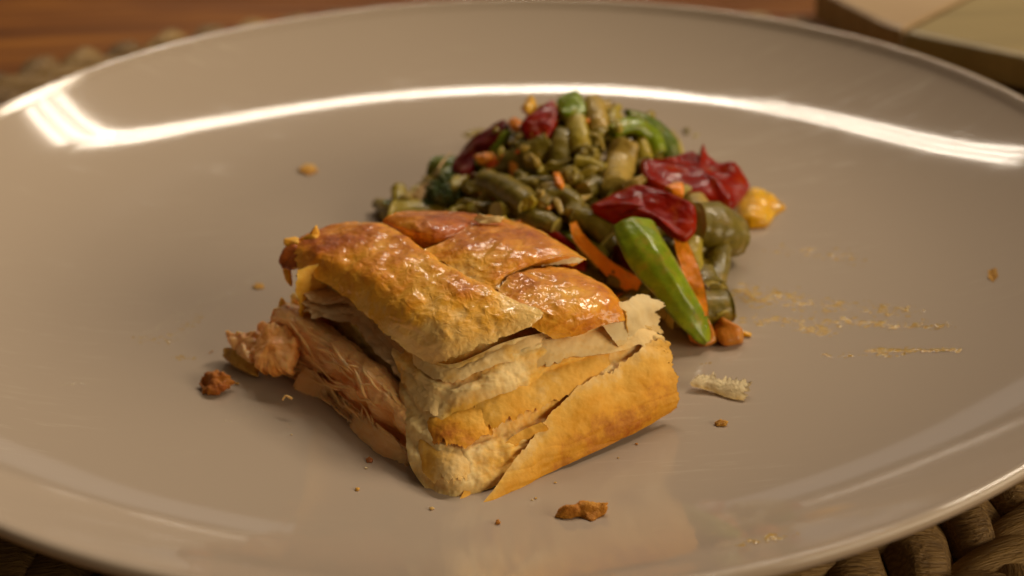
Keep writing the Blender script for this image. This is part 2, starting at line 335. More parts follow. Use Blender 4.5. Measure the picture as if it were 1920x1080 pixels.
def slab(outline, thick, bulge=0.0, disp=0.04, seed=0, rings=12, nb=72, nrm=None, rag=0.0, bend=None, smooth_out=True, dsc=2.0, edge=0.35, ctr=None):
    """closed body from a 3-D outline: front follows the outline with a bulge, back is set off by the thickness"""
    O = np.asarray(outline, float)
    Oc = np.concatenate([O, O[:1]])
    t = np.linspace(0, 1, nb, endpoint=False)
    if smooth_out:
        ext = np.concatenate([O[-2:], O, O[:3]]); n = len(ext) - 1; R = cr(ext, (2 + t * len(O)) / n)
        lin = np.stack([np.interp(t * len(O), np.arange(len(O) + 1), Oc[:, k]) for k in range(3)], -1); R = 0.45 * R + 0.55 * lin
    else: R = np.stack([np.interp(t * len(O), np.arange(len(O) + 1), Oc[:, k]) for k in range(3)], -1)
    c = R.mean(0) if ctr is None else np.asarray(ctr, float)
    if nrm is None:
        u_, s_, vt = np.linalg.svd(R - R.mean(0)); nrm = vt[2]
        if nrm @ (CAM - c) < 0: nrm = -nrm
    nrm = np.asarray(nrm, float) / np.linalg.norm(nrm)
    if rag:
        rd = R - c; R = c + rd * (1 - rag_curve(t, rag, seed + 3, 20))[:, None]
    rho = np.linspace(1, 0.02, rings)
    L = [] ; 
    for side in (1, -1):
        X = c + (R - c)[None] * rho[:, None, None]
        prof = np.sqrt(np.clip(1 - rho ** 2, 0, 1))
        ed = np.clip((1 - rho) * 6, 0, 1) ** 0.5
        off = bulge * prof[:, None, None] * nrm
        dn = disp * fbm(X, dsc, seed, 3)
        if side == -1: off = off - nrm * thick * (edge + (1 - edge) * ed)[:, None, None]
        X = X + off + nrm * dn[..., None] * (0.35 + 0.65 * ed)[:, None, None] + 0.008 * fbm(X, 9, seed + 3, 2)[..., None] * nrm
        L.append(X)
    if bend is not None: L = [bend(X, c) for X in L]
    K = rings * nb; V = np.concatenate([L[0].reshape(-1, 3), L[1].reshape(-1, 3), L[0][-1].mean(0)[None], L[1][-1].mean(0)[None]])
    F = []
    sgn = 1 if np.cross(R - c, np.roll(R, -1, 0) - c).sum(0) @ nrm > 0 else -1
    for side in (0, 1):
        o = side * K
        for i in range(rings - 1):
            for j in range(nb):
                k = (j + 1) % nb; q = [o + i * nb + j, o + i * nb + k, o + (i + 1) * nb + k, o + (i + 1) * nb + j]
                F.append(q if (sgn > 0) ^ (side == 1) else q[::-1])
        for j in range(nb):
            k = (j + 1) % nb; q = [o + (rings - 1) * nb + j, o + (rings - 1) * nb + k, 2 * K + side]
            F.append(q if (sgn > 0) ^ (side == 1) else q[::-1])
    for j in range(nb):
        k = (j + 1) % nb; q = [j, j + K, k + K, k]; F.append(q if sgn > 0 else q[::-1])
    return V, F

# ================================================================ SETTING: table, placemat, board, plate
def table_mat():
    m = M('orange_wood')
    v = m.mapv((1, 9, 1), (0, 0, math.radians(-12)))
    g = m.noise(7, 6, 0.6, v, 1.0); h = m.noise(2.2, 2, 0.5)
    t = m.math('ADD', m.math('MULTIPLY', g, 0.7), m.math('MULTIPLY', h, 0.45), True)
    m.col(m.ramp(t, [(0.3, (0.055, 0.016, 0.003)), (0.55, (0.20, 0.065, 0.008)), (0.75, (0.40, 0.15, 0.018))]))
    m.setv(Roughness=0.5, Specular_IOR_Level=0.25); m.bump(g, 0.0004)
    return m.m
TZ = -1.75
def slab_box(x0, x1, y0, y1, z0, z1, b=0.15):
    V = []; F = []
    for z, i in ((z0, 0), (z1 - b, 0), (z1, b)):
        V += [(x0 + i, y0 + i, z), (x1 - i, y0 + i, z), (x1 - i, y1 - i, z), (x0 + i, y1 - i, z)]
    for r in (0, 4):
        for j in range(4): k = (j + 1) % 4; F.append([r + j, r + k, r + k + 4, r + j + 4])
    F += [[8, 9, 10, 11], [3, 2, 1, 0]]
    return np.array(V, float), F
tm = table_mat()
table = bpy.data.objects.new('table', None); scene.collection.objects.link(table); tag(table, kind='structure')
table.location = (0, 0, TZ * CM)
py_ = -70; k = 0
while py_ < 130:                                   # the table top is made of wide glued boards
    V, F = slab_box(-120, 130, py_, py_ + 11.9, TZ - 2.5, TZ, 0.06)
    a = math.radians(-8); V[:, :2] = V[:, :2] @ np.array([[math.cos(a), math.sin(a)], [-math.sin(a), math.cos(a)]])
    mk('board', V, F, tm, parent=table, smooth=False); py_ += 12; k += 1

# placemat of braided rush
def rush_mat():
    m = M('dried_rush')
    oi = m.n('ShaderNodeObjectInfo').outputs['Random']
    v = m.mapv((1, 12, 12)); g = m.noise(120, 4, 0.6, v); h = m.noise(60, 3)
    t = m.math('ADD', m.math('MULTIPLY', g, 0.6), m.math('MULTIPLY', m.math('ADD', h, oi), 0.25), True)
    m.col(m.ramp(t, [(0.15, (0.04, 0.018, 0.004)), (0.45, (0.17, 0.09, 0.022)), (0.8, (0.46, 0.28, 0.085))]))
    m.setv(Roughness=0.6); m.bump(g, 0.0008)
    return m.m
rm = rush_mat()
def lobe_mesh(L=2.7, W=0.62, H=0.55, seed=0):       # one twisted leaf bundle of the braid, long axis x
    n, k = 22, 14; V = []; x = np.linspace(-1, 1, n); a = np.linspace(0, 2 * np.pi, k, endpoint=False)
    for i, s in enumerate(x):
        r = max(1 - abs(s) ** 2.4, 0.0) ** 0.5 + 0.02
        fold = 0.09 * np.cos(7 * a + 2.4 * s + seed) + 0.05 * np.cos(11 * a - 3 * s + seed * 2)
        V.append(np.stack([0 * a + s * L / 2, (W * r * (1 + fold)) * np.cos(a) + 0.13 * math.sin(s * 2.4), H * r * (1 + fold) * np.sin(a)], -1))
    V = np.concatenate(V) * CM; F = []
    for i in range(n - 1):
        for j in range(k): q = (j + 1) % k; F.append([i * k + j, (i + 1) * k + j, (i + 1) * k + q, i * k + q])
    F += [list(range(k)), list(range((n - 1) * k, n * k))[::-1]]
    me = bpy.data.meshes.new('braid_lobe'); me.from_pydata(V.tolist(), [], F); me.materials.append(rm)
    me.polygons.foreach_set('use_smooth', np.ones(len(me.polygons), bool)); return me
MZ = TZ + 0.55
mat_o = empty('placemat', (0, 0, TZ), 'round braided rush placemat lying under the beige plate', 'placemat')
lobes = [lobe_mesh(seed=s) for s in (0.3, 1.4, 2.9, 4.4)]
inner = []
def lobe_at(r, a, side, j):
    ang = a + math.pi / 2 + side * 0.62
    return -1.0 + (r + side * 0.42) * math.cos(a), 0.8 + (r + side * 0.42) * math.sin(a), ang
cand = []
for ring, r in enumerate((20.7, 18.6, 16.5, 14.4, 12.3, 10.2, 8.1, 6.0)):
    cnt = int(2 * math.pi * r / 1.45)
    for i in range(cnt):
        for side in (-1, 1):
            a = 2 * math.pi * (i + (0.5 if side > 0 else 0)) / cnt + ring * 0.3
            cand.append((r, a, side))
def in_view(x, y):
    d = np.array([x, y, MZ]) - CAM; z = d @ FW; X = 960 + FOC * (d @ RT) / z; Y = 540 - FOC * (d @ UP) / z
    m = 90
    return -m < X < 1920 + m and -m < Y < 1080 + m and math.hypot(x, y) > 12.5
keep = []; rest = []
for c in cand:
    x, y, ang = lobe_at(*c, 0); (keep if in_view(x, y) and len(keep) < 290 else rest).append((x, y, ang, c[2]))
for i, (x, y, ang, side) in enumerate(keep):
    o = bpy.data.objects.new('braid_lobe', lobes[i % 4]); scene.collection.objects.link(o); o.parent = mat_o
    o.location = (x * CM, y * CM, (MZ - TZ + 0.05 * random.uniform(-1, 1)) * CM)
    o.rotation_euler = (random.uniform(-.25, .25), side * 0.10 + random.uniform(-.05, .05), ang + random.uniform(-.09, .09)); o.scale = [random.uniform(.93, 1.07)] * 3
Vs = []; Fs = []; off = 0
for i, (x, y, ang, side) in enumerate(rest):
    me = lobes[i % 4]; v = np.array([p.co[:] for p in me.vertices]); c, s = math.cos(ang), math.sin(ang)
    v = np.stack([v[:, 0] * c - v[:, 1] * s + x * CM, v[:, 0] * s + v[:, 1] * c + y * CM, v[:, 2] + MZ * CM], -1) / CM
    Vs.append(v); Fs += [[q + off for q in p.vertices] for p in me.polygons]; off += len(v)
tag(mk('braid_weave', np.concatenate(Vs), Fs, rm, parent=mat_o), kind='stuff')

# plate: a turned profile (r, z), inside from the centre outwards and back under the rim to the foot
def plate_mat():
    m = M('beige_glaze')
    big = m.noise(14, 3, 0.5)
    c = m.mix(big, (0.45, 0.358, 0.275), (0.475, 0.378, 0.288))
    # faint dried smears of sauce and wiped grease on the glaze
    sm = m.noise(45, 5, 0.7, m.mapv((1, 3.2, 1), (0, 0, 0.35))); msk = m.ramp(sm, [(0.60, (0, 0, 0)), (0.74, (1, 1, 1))])
    c = m.mix(m.math('MULTIPLY', msk, 0.10), c, (0.62, 0.52, 0.34))
    m.col(c)
    st = m.noise(70, 5, 0.65, m.mapv((1, 9, 1), (0, 0, -0.75))); st = m.ramp(st, [(0.56, (0, 0, 0)), (0.72, (1, 1, 1))])
    ar = m.ramp(m.noise(16, 2, 0.5, m.mapv(loc=(0.3, 0.1, 0))), [(0.48, (0, 0, 0)), (0.62, (1, 1, 1))]); st = m.math('MULTIPLY', st, ar)
    c = m.mix(m.math('MULTIPLY', st, 0.30), c, (0.74, 0.64, 0.50)); m.col(c)
    rg = m.math('ADD', m.math('ADD', m.math('MULTIPLY', msk, 0.14), m.math('MULTIPLY', st, 0.2)), 0.07)
    m.lk(rg, m.b.inputs['Roughness']); m.setv(Specular_IOR_Level=0.36, IOR=1.5)
    m.bump(m.noise(11, 2, 0.5), 0.0007, 0.5)
    m.bump(m.noise(60, 2, 0.5), 0.00004, 0.5)
    return m.m
_rr = np.linspace(0, 14, 1401); _sl = np.interp(_rr, [0, 7, 9, 11, 13.4], [0, 0, 8, 21, 36]); _w = np.hanning(81); _w /= _w.sum()
_sl = np.tan(np.radians(np.convolve(np.pad(_sl, 40, 'edge'), _w, 'valid')))
_zz = np.concatenate([[0], np.cumsum((_sl[1:] + _sl[:-1]) / 2 * 0.01)])
def wall(r): return np.interp(r, _rr, _zz)
pr = [(0.0, 0.0)] + [(r, 0.0) for r in (3, 5)] + [(r, float(wall(r))) for r in np.linspace(6.2, 13.3, 80)]
top = pr[-1]
pr += [(13.38, 2.055), (13.45, 2.09), (13.53, 2.085), (13.585, 2.03), (13.58, 1.94), (13.5, 1.82), (13.1, 1.45), (12.4, 0.95), (11.4, 0.4), (10.4, -0.05), (9.2, -0.4), (8.2, -0.5), (8.1, -0.85), (7.7, -0.85), (7.6, -0.5), (0.0, -0.5)]
n = 384; a = np.linspace(0, 2 * np.pi, n, endpoint=False); V = []; F = []
for r, z in pr: V.append(np.stack([r * np.cos(a), r * np.sin(a), 0 * a + z], -1))
V = np.concatenate(V)
for i in range(len(pr) - 1):
    for j in range(n): q = (j + 1) % n; F.append([i * n + j, i * n + q, (i + 1) * n + q, (i + 1) * n + j][::-1])
pm = plate_mat()
plate = mk('dinner_plate', V, F, pm, origin=(0, 0, -0.85))
tag(plate, 'round beige glazed dinner plate with upturned rim holding the food', 'plate')
def rest_z(x, y): return float(wall(math.hypot(x, y)))

# wooden board lying beyond the placemat, upper right
def board_mat(name, c0, c1, rot):
    m = M(name); g = m.noise(9, 5, 0.6, m.mapv((1, 14, 1), (0, 0, rot)), 0.6)
    m.col(m.ramp(g, [(0.3, c0), (0.7, c1)])); m.setv(Roughness=0.45); m.bump(g, 0.0003); return m.m
bmA = board_mat('board_pale', (0.36, 0.23, 0.11), (0.50, 0.34, 0.18), 0.5)
bmB = board_mat('board_green', (0.25, 0.18, 0.065), (0.36, 0.26, 0.10), -0.5)
bmC = board_mat('board_shade', (0.12, 0.05, 0.015), (0.20, 0.09, 0.03), -0.5)  # dark tone painted in for the shade below the board
ZB = 0.6
def poly_slab(pts, z0, z1, bev=0.25):
    P = np.array(pts, float); c = P.mean(0); n = len(P); V = []; F = []
    for z, s in ((z0, 1.0), (z1 - bev, 1.0), (z1 - bev * 0.3, 1 - 0.25 * bev / np.linalg.norm(P - c, axis=1).mean()), (z1, 1 - bev / np.linalg.norm(P - c, axis=1).mean())):
        V += [(*(c + (p - c) * s), z) for p in P]
    for r in range(3):
        for j in range(n): k = (j + 1) % n; F.append([r * n + j, r * n + k, (r + 1) * n + k, (r + 1) * n + j])
    F += [list(range(3 * n, 4 * n)), list(range(n))[::-1]]
    A2 = sum(P[j][0] * P[(j + 1) % n][1] - P[(j + 1) % n][0] * P[j][1] for j in range(n))
    if A2 < 0: F = [f[::-1] for f in F]
    return np.array(V), F
q0 = PZ(1545, 0, ZB)[:2]; q1 = PZ(1690, 55, ZB)[:2]; q2 = PZ(1930, 105, ZB)[:2]; q3 = PZ(1810, -6, ZB)[:2]
dirn = (q2 - q1) / np.linalg.norm(q2 - q1); jn = (q3 - q1) / np.linalg.norm(q3 - q1); ld = (q0 - q1) / np.linalg.norm(q0 - q1)
bo = empty('wooden_board', (*q1, TZ), 'pale wooden board with shade painted dark beneath it lying beyond the plate', 'board')
V, F = poly_slab([q1 + jn * 0.02 - ld * 0.0, q1 + ld * 1.0, q1 + ld * 4.5 + jn * 0.6, q1 + ld * 6.5 + jn * 3, q1 + ld * 7 + jn * 30, q1 + jn * 30], ZB - 1.0, ZB); mk('plank', V, F, bmA, parent=bo, smooth=False)
V, F = poly_slab([q1 + dirn * 0.12, q2 + dirn * 14, q2 + dirn * 14 + jn * 30, q1 + jn * 30 + dirn * 0.12], ZB - 1.0, ZB - 0.02); mk('plank', V, F, bmB, parent=bo, smooth=False)
V, F = poly_slab([q1 + jn * 0.6, q1 + ld * 4.0 + jn * 1.2, q1 + ld * 5.8 + jn * 3.4, q1 + ld * 6.3 + jn * 29, q2 + dirn * 13 + jn * 29, q2 + dirn * 13 + jn * 0.8], TZ + 0.002, ZB - 1.01); mk('shade_block', V, F, bmC, parent=bo, smooth=False)  # dark block standing in for the shadow under the board

# ================================================================ PASTRY SLICE
slice_o = empty('pastry_slice', (*(PA + E1 * 2.3 + E2 * 2.8), 0.0), 'square slice of glazed golden puff pastry with salmon showing at its cut side', 'pastry')
def Z(*rows): return np.array([[PZ(*p) for p in r] for r in rows])

# inner dough body in (u, v, z)
def body():
    nu, nv = 110, 90; th = np.linspace(0, 2 * np.pi, nu, endpoint=False); ph = np.linspace(-np.pi / 2, np.pi / 2, nv)
    T, Pp = np.meshgrid(th, ph, indexing='ij'); e = 0.28
    sg = lambda x, p: np.sign(x) * np.abs(x) ** p
    x = sg(np.cos(Pp), 0.35) * sg(np.cos(T), e); y = sg(np.cos(Pp), 0.35) * sg(np.sin(T), e); z = sg(np.sin(Pp), 0.35)
    lift = (z + 1) / 2
    u = 2.6 + 0.3 * lift + x * (1.8 - 0.3 * lift); v = 3.45 + y * (2.15 - 0.45 * lift); zz = 1.0 + z * 0.9
    X = np.stack([PA[0] + E1[0] * u + E2[0] * v, PA[1] + E1[1] * u + E2[1] * v, zz], -1)
    N = np.stack([x, y, z], -1); N /= np.linalg.norm(N, axis=-1, keepdims=True)
    Nw = np.stack([E1[0] * N[..., 0] + E2[0] * N[..., 1], E1[1] * N[..., 0] + E2[1] * N[..., 1], N[..., 2]], -1)
    D = 0.09 * fbm(X, 1.6, 5, 4) + 0.03 * fbm(X * np.array([1, 1, 3.5]), 3, 15, 3)
    X = X + Nw * D[..., None]; V = X.reshape(-1, 3); F = []
    for i in range(nu):
        k = (i + 1) % nu
        for j in range(nv - 1): F.append([i * nv + j, k * nv + j, k * nv + j + 1, i * nv + j + 1])
    t = 0.45 + 0.3 * fbm(X, 1.3, 9, 2) + 0.25 * (1 - lift)
    return V, F, t.reshape(-1)
V, F, t = body(); mkc('dough', V, F, MAT['dough'], slice_o, tone=t)

def wrinkle(amp, ax, sc, seed):
    def f(S, T, X):
        q = np.stack([S * sc[0], T * sc[1], 0 * S + 0.3], -1); q = q + 0.5 * np.stack([vn(q, 1.5, seed), vn(q, 1.5, seed + 1), 0 * S], -1)
        a = 1 - np.abs(vn(q, 1.0, seed + 2)) * 2
        return amp * a * np.clip(np.minimum(np.minimum(S, 1 - S), np.minimum(T, 1 - T)) * 8, 0, 1)
    return f
def crust_tone(base=0.45, edge=-0.3, ridge=1.4, seed=0, front=0.0, sfade=None):
    def f(S, T, X, D):
        c = np.clip(np.minimum(T, 1 - T) * 3.2, 0, 1)
        t = base + edge * (1 - c) + 0.26 * fbm(X, 1.1, seed, 3) + ridge * D
        if sfade: t = t + sfade[0] * np.clip((S - sfade[1]) / (1 - sfade[1]), 0, 1)
        return np.clip(t, 0, 1)
    return f
# the four fat strips of the plaited top
S1 = Z([(526, 492, 1.85), (536, 458, 2.12), (590, 428, 2.25), (655, 412, 2.32), (716, 416, 2.28)],
       [(566, 512, 1.90), (600, 472, 2.28), (665, 440, 2.42), (735, 430, 2.46), (778, 458, 2.32)],
       [(628, 548, 1.85), (680, 515, 2.30), (745, 488, 2.46), (812, 488, 2.48), (856, 512, 2.34)],
       [(690, 600, 1.75), (750, 570, 2.20), (825, 545, 2.40), (900, 538, 2.44), (942, 552, 2.34)],
       [(748, 652, 1.55), (815, 628, 2.00), (885, 600, 2.20), (955, 588, 2.28), (1010, 580, 2.26)],
       [(800, 690, 1.35), (850, 676, 1.65), (915, 650, 1.85), (980, 625, 1.98), (1035, 602, 2.06)])
sheet('crust_strip', S1, MAT['top'], slice_o, 220, 150, 0.28, 0.05, 1.5, 0.010, 8, (0.02, 0.03, 0.03, 0.015), 16, 11,
      crust_tone(0.56, -0.34, 2.2, 3, sfade=(-0.55, 0.62)), wr=wrinkle(0.016, 0, (9, 7), 4))
S2 = Z([(716, 432, 2.0), (718, 414, 2.3), (740, 399, 2.4), (775, 393, 2.15)],
       [(758, 455, 2.1), (778, 430, 2.5), (812, 405, 2.55), (842, 394, 2.2)],
       [(796, 466, 2.1), (828, 445, 2.42), (872, 418, 2.45), (898, 404, 2.15)],
       [(812, 474, 1.95), (850, 455, 2.2), (890, 430, 2.25), (915, 414, 2.05)])
sheet('crust_strip', S2, MAT['top'], slice_o, 90, 80, 0.28, 0.03, 1.5, 0.012, 8, (0.01, 0.01, 0.01, 0.01), 16, 23,
      crust_tone(0.70, -0.12, 2.0, 8), wr=wrinkle(0.010, 0, (6, 5), 14))
S3 = Z([(790, 470, 2.28), (832, 450, 2.38), (872, 424, 2.44), (902, 406, 2.36), (935, 402, 2.1)],
       [(848, 504, 2.26), (886, 475, 2.44), (940, 445, 2.50), (985, 424, 2.44), (1018, 432, 2.1)],
       [(905, 535, 2.22), (940, 508, 2.36), (990, 478, 2.45), (1040, 458, 2.42), (1070, 466, 2.15)],
       [(935, 546, 2.16), (950, 518, 2.26), (1010, 494, 2.35), (1060, 482, 2.38), (1102, 486, 2.2)])
sheet('crust_strip', S3, MAT['top'], slice_o, 150, 120, 0.26, 0.04, 1.5, 0.009, 8, (0.01, 0.02, 0.02, 0.015), 16, 37,
      crust_tone(0.56, -0.24, 2.2, 13), wr=wrinkle(0.013, 0, (7, 6), 24))
S4 = Z([(930, 556, 2.24), (944, 524, 2.28), (985, 506, 2.30), (1045, 500, 2.22), (1085, 506, 1.95)],
       [(966, 592, 2.22), (1002, 562, 2.30), (1050, 535, 2.34), (1100, 522, 2.24), (1130, 534, 1.90)],
       [(1010, 622, 1.98), (1052, 602, 2.12), (1098, 578, 2.20), (1145, 562, 2.12), (1172, 575, 1.80)],
       [(1040, 640, 1.70), (1095, 626, 1.78), (1130, 612, 1.84), (1165, 604, 1.82), (1188, 600, 1.65)])
sheet('crust_strip', S4, MAT['top'], slice_o, 150, 120, 0.26, 0.045, 1.5, 0.010, 8, (0.02, 0.03, 0.02, 0.02), 16, 51,
      crust_tone(0.48, -0.15, 2.2, 19), wr=wrinkle(0.016, 0, (7, 7), 34))
# torn pale edge under the third strip
G = Z([(945, 500, 2.22), (1000, 484, 2.33), (1060, 478, 2.36), (1096, 486, 2.24)],
      [(942, 512, 2.05), (1000, 502, 2.18), (1055, 497, 2.22), (1086, 494, 2.2)])
sheet('torn_edge', G, MAT['flake'], slice_o, 40, 110, 0.03, 0.02, 2, 0.01, 9, (0.0, 0.25, 0.0, 0.02), 18, 71, lambda S, T, X, D: 0.1 + 0 * S)

# loose torn flakes at the right corner
G = Z([(1108, 585, 1.95), (1160, 566, 2.0), (1195, 548, 1.95), (1232, 556, 1.75)],
      [(1130, 610, 1.8), (1175, 590, 1.85), (1215, 575, 1.75), (1255, 572, 1.55)],
      [(1150, 640, 1.5), (1190, 620, 1.5), (1220, 605, 1.45), (1240, 600, 1.35)],
      [(1170, 660, 1.2), (1205, 645, 1.15), (1232, 634, 1.1), (1245, 628, 1.05)])
sheet('torn_flake', G, MAT['flake'], slice_o, 130, 130, 0.03, 0.05, 1.8, 0.004, 8, (0.05, 0.14, 0.02, 0.16), 9, 81, lambda S, T, X, D: 0.18 + 1.5 * D + 0.2 * (S > 0.8))
# front-right side: one continuous baked wall from under the lid down to the plate, wrapping the front corner
GF = Z([(742, 600, 1.72), (782, 650, 1.52), (845, 684, 1.52), (950, 640, 1.82), (1050, 618, 1.80), (1150, 600, 1.72), (1222, 612, 1.42)],
       [(742, 665, 1.22), (785, 712, 1.15), (848, 740, 1.18), (950, 704, 1.40), (1050, 668, 1.42), (1170, 636, 1.36), (1250, 640, 1.15)],
       [(748, 735, 0.88), (790, 780, 0.80), (850, 808, 0.82), (950, 772, 0.96), (1050, 734, 1.00), (1170, 698, 0.95), (1262, 690, 0.80)],
       [(758, 806, 0.55), (798, 852, 0.44), (850, 876, 0.48), (950, 840, 0.55), (1050, 800, 0.56), (1165, 762, 0.52), (1262, 735, 0.45)],
       [(772, 885, 0.18), (806, 928, 0.05), (852, 942, 0.04), (945, 905, 0.12), (1050, 858, 0.15), (1170, 800, 0.18), (1256, 756, 0.24)])
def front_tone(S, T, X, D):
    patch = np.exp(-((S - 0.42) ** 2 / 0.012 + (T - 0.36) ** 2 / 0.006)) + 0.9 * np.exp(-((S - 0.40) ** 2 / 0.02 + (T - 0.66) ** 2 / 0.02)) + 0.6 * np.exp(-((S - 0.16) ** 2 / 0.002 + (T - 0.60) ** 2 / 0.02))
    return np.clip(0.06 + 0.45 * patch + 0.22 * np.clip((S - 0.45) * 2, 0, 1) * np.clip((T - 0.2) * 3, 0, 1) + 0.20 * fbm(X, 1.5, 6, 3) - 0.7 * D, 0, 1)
def front_fold(S, T, X):                            # soft horizontal swells and one hollow under the lid
    return -0.05 * np.exp(-((S - 0.10 - 0.04 * np.sin(T * 9)) ** 2 / 0.003)) * np.clip((T - 0.28) * 6, 0, 1) + 0.07 * np.exp(-((S - 0.24 - 0.03 * np.sin(T * 7)) ** 2 / 0.006)) - 0.05 * np.exp(-((S - 0.42) ** 2 / 0.004)) + 0.03 * np.sin(S * 30 + 2 * np.sin(T * 8))
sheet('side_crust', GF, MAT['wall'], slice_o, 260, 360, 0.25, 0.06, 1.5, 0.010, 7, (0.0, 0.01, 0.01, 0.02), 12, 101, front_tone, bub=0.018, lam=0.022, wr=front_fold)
def overlay(name, Gs, s0, s1, t0, t1, off, mat, seed, tn, rag=(0.02, 0.28, 0.03, 0.03), thick=0.02, n=60, m=160, curl=0.0, ragsc=6, fine=0.006):
    S, T = np.meshgrid(np.linspace(s0, s1, 5), np.linspace(t0, t1, 7), indexing='ij'); X = surf(Gs, S, T); N = normals(X)
    if (N * (CAM - X)).sum(-1).mean() < 0: N = -N
    k = np.linspace(0, 1, 5)[:, None, None]
    kt = np.linspace(0, 1, 7)[None, :, None]; pt = np.clip(np.minimum(kt, 1 - kt) * 5, 0, 1); pk = np.clip(k * 3, 0, 1)
    return sheet(name, X + N * (off * 0.75 * (1.5 * pt * pk - 0.5) + curl * k ** 2), mat, slice_o, n, m, thick, 0.02, 2.2, fine, 8, rag, ragsc, seed, tn, bub=0.006)
for k, (s0, s1, t0, t1, off, mt, b) in enumerate([(0.0, 0.20, 0.12, 0.62, 0.10, 'wallthin', 0.06), (0.06, 0.36, 0.55, 1.0, 0.11, 'wallthin', 0.05), (0.36, 0.66, 0.18, 0.46, 0.09, 'wallthin', 0.40),
        (0.30, 0.62, 0.40, 0.80, 0.09, 'wallthin', 0.30), (0.55, 0.92, 0.10, 0.40, 0.08, 'wallthin', 0.16), (0.18, 0.46, 0.02, 0.30, 0.08, 'wallthin', 0.05)]):
    overlay('torn_layer', GF, s0, s1, t0, t1, off, MAT[mt], 700 + 7 * k, lambda S, T, X, D, b=b: np.clip(b + 0.22 * fbm(X, 1.6, 71, 2) + 0.25 * S * (b > .2), 0, 1), curl=0.02)
# outer flap following the wall, its ragged top rising to the right
A_, B_ = np.meshgrid(np.linspace(0, 1, 6), np.linspace(0, 1, 9), indexing='ij')         # A top -> bottom, B left -> right
St = 0.97 - 0.84 * B_ ** 0.75 + 0.035 * np.sin(B_ * 11) * np.sin(np.pi * B_); S_ = St + (1.0 - St) * A_; T_ = 0.42 + 0.58 * B_ + 0.015 * A_
X = surf(GF, S_, np.clip(T_, 0, 1)); out = np.array([-E2[0], -E2[1], 0.0]); bow = 0.09 + 0.16 * np.sin(np.pi * A_ * 0.9) * (0.3 + 0.7 * B_) + 0.10 * (1 - B_) 
GFL = X + out * bow[..., None]; GFL[..., 2] = np.maximum(GFL[..., 2] - 0.10 * A_ * (1 - B_ * 0.5), 0.03)
GFL[:, 0] = np.array([PZ(896 + 3 * q, 952 + 2 * q, 0.06 - 0.01 * q) for q in range(6)]); GFL[:, 1] = 0.5 * GFL[:, 1] + 0.5 * (GFL[:, 0] + GFL[:, 2]) / 2
GFL[0, -1] += E1[[0, 1, 1]] * np.array([0.18, 0.18, 0]) + np.array([0, 0, 0.06])
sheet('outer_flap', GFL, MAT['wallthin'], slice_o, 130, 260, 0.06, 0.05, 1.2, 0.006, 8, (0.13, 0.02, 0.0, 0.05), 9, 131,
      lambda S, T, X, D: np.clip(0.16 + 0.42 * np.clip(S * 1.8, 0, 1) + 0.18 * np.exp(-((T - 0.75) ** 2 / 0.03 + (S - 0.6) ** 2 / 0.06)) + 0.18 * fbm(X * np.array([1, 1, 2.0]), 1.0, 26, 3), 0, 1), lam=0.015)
G = Z([(858, 942, 0.04), (878, 905, 0.22), (918, 858, 0.48), (965, 815, 0.70), (1015, 790, 0.82)],
      [(868, 944, 0.02), (892, 908, 0.15), (935, 862, 0.40), (982, 822, 0.62), (1026, 798, 0.76)],
      [(878, 940, 0.01), (905, 902, 0.06), (945, 868, 0.24), (992, 835, 0.46), (1032, 808, 0.62)])
sheet('inner_fold', G, MAT['wallthin'], slice_o, 50, 120, 0.08, 0.03, 2, 0.010, 8, (0.05, 0.05, 0.01, 0.01), 10, 121, lambda S, T, X, D: 0.38 + 0.2 * S)
# bottom crust
G = np.array([[PUV(u, v, 0.16 + 0.03 * math.sin(u * 2 + v)) for u in (0.12, 1.2, 2.5, 3.8, 4.75)] for v in (0.25, 1.5, 3.0, 4.5, 5.8)])
sheet('bottom_crust', G, MAT['wall'], slice_o, 120, 100, 0.10, 0.03, 2, 0.02, 7, (0.02, 0.02, 0.07, 0.02), 14, 141, lambda S, T, X, D: 1.0 + 0 * S)
# back sides (seen only from elsewhere)
G = np.array([[PUV(u, 5.45 + (0.12 if z < 1 else 0), z) for u in (0.3, 1.5, 2.6, 3.6)] for z in (2.15, 1.6, 1.0, 0.15)])
sheet('back_wall', G, MAT['wall'], slice_o, 60, 100, 0.1, 0.08, 1.6, 0.02, 7, (0.0, 0.0, 0.02, 0.02), 12, 151, lambda S, T, X, D: 0.3 + 0.4 * S, up=False)
G = np.array([[PUV(4.4 + (0.15 if z < 1 else 0) - (v > 4.5) * 0.5, v, z) for v in (0.4, 1.8, 3.4, 5.2)] for z in (1.95, 1.5, 0.9, 0.15)])
sheet('back_wall', G, MAT['wall'], slice_o, 60, 110, 0.1, 0.08, 1.6, 0.02, 7, (0.0, 0.0, 0.02, 0.02), 12, 161, lambda S, T, X, D: 0.3 + 0.4 * S, up=False)

# cut side: ruffled white leaves, one sheet each
def leafsheet(e0, e1, seed, amp=0.07, tn=0.15, depth=0.55, ths=0.022):
    """e0: outer edge as pixels with height, e1: depth behind"""
    E = np.array([PZ(*p) for p in e0]); back = E + np.array([E1[0] * depth, E1[1] * depth, e1])
    mid = (E + back) / 2 + np.array([0, 0, 0.04])
    G = np.stack([E, mid, back])
    def wrf(S, T, X): return amp * (1 - S) * (vn(np.stack([T * 9, S * 0.6, 0 * S + seed], -1), 1.0, seed) + 0.5 * vn(np.stack([T * 23, S, 0 * S + seed], -1), 1.0, seed + 1))
    sheet('puff_leaf', G, MAT['layer'], slice_o, 36, 150, ths, 0.015, 2.5, 0.008, 10, (0.16, 0, 0.02, 0.02), 13, seed, lambda S, T, X, D: tn + 0.25 * S, wr=wrf)
leafsheet([(548, 520, 1.72), (600, 532, 1.72), (650, 552, 1.72), (700, 600, 1.62), (745, 655, 1.45)], 0.12, 201)
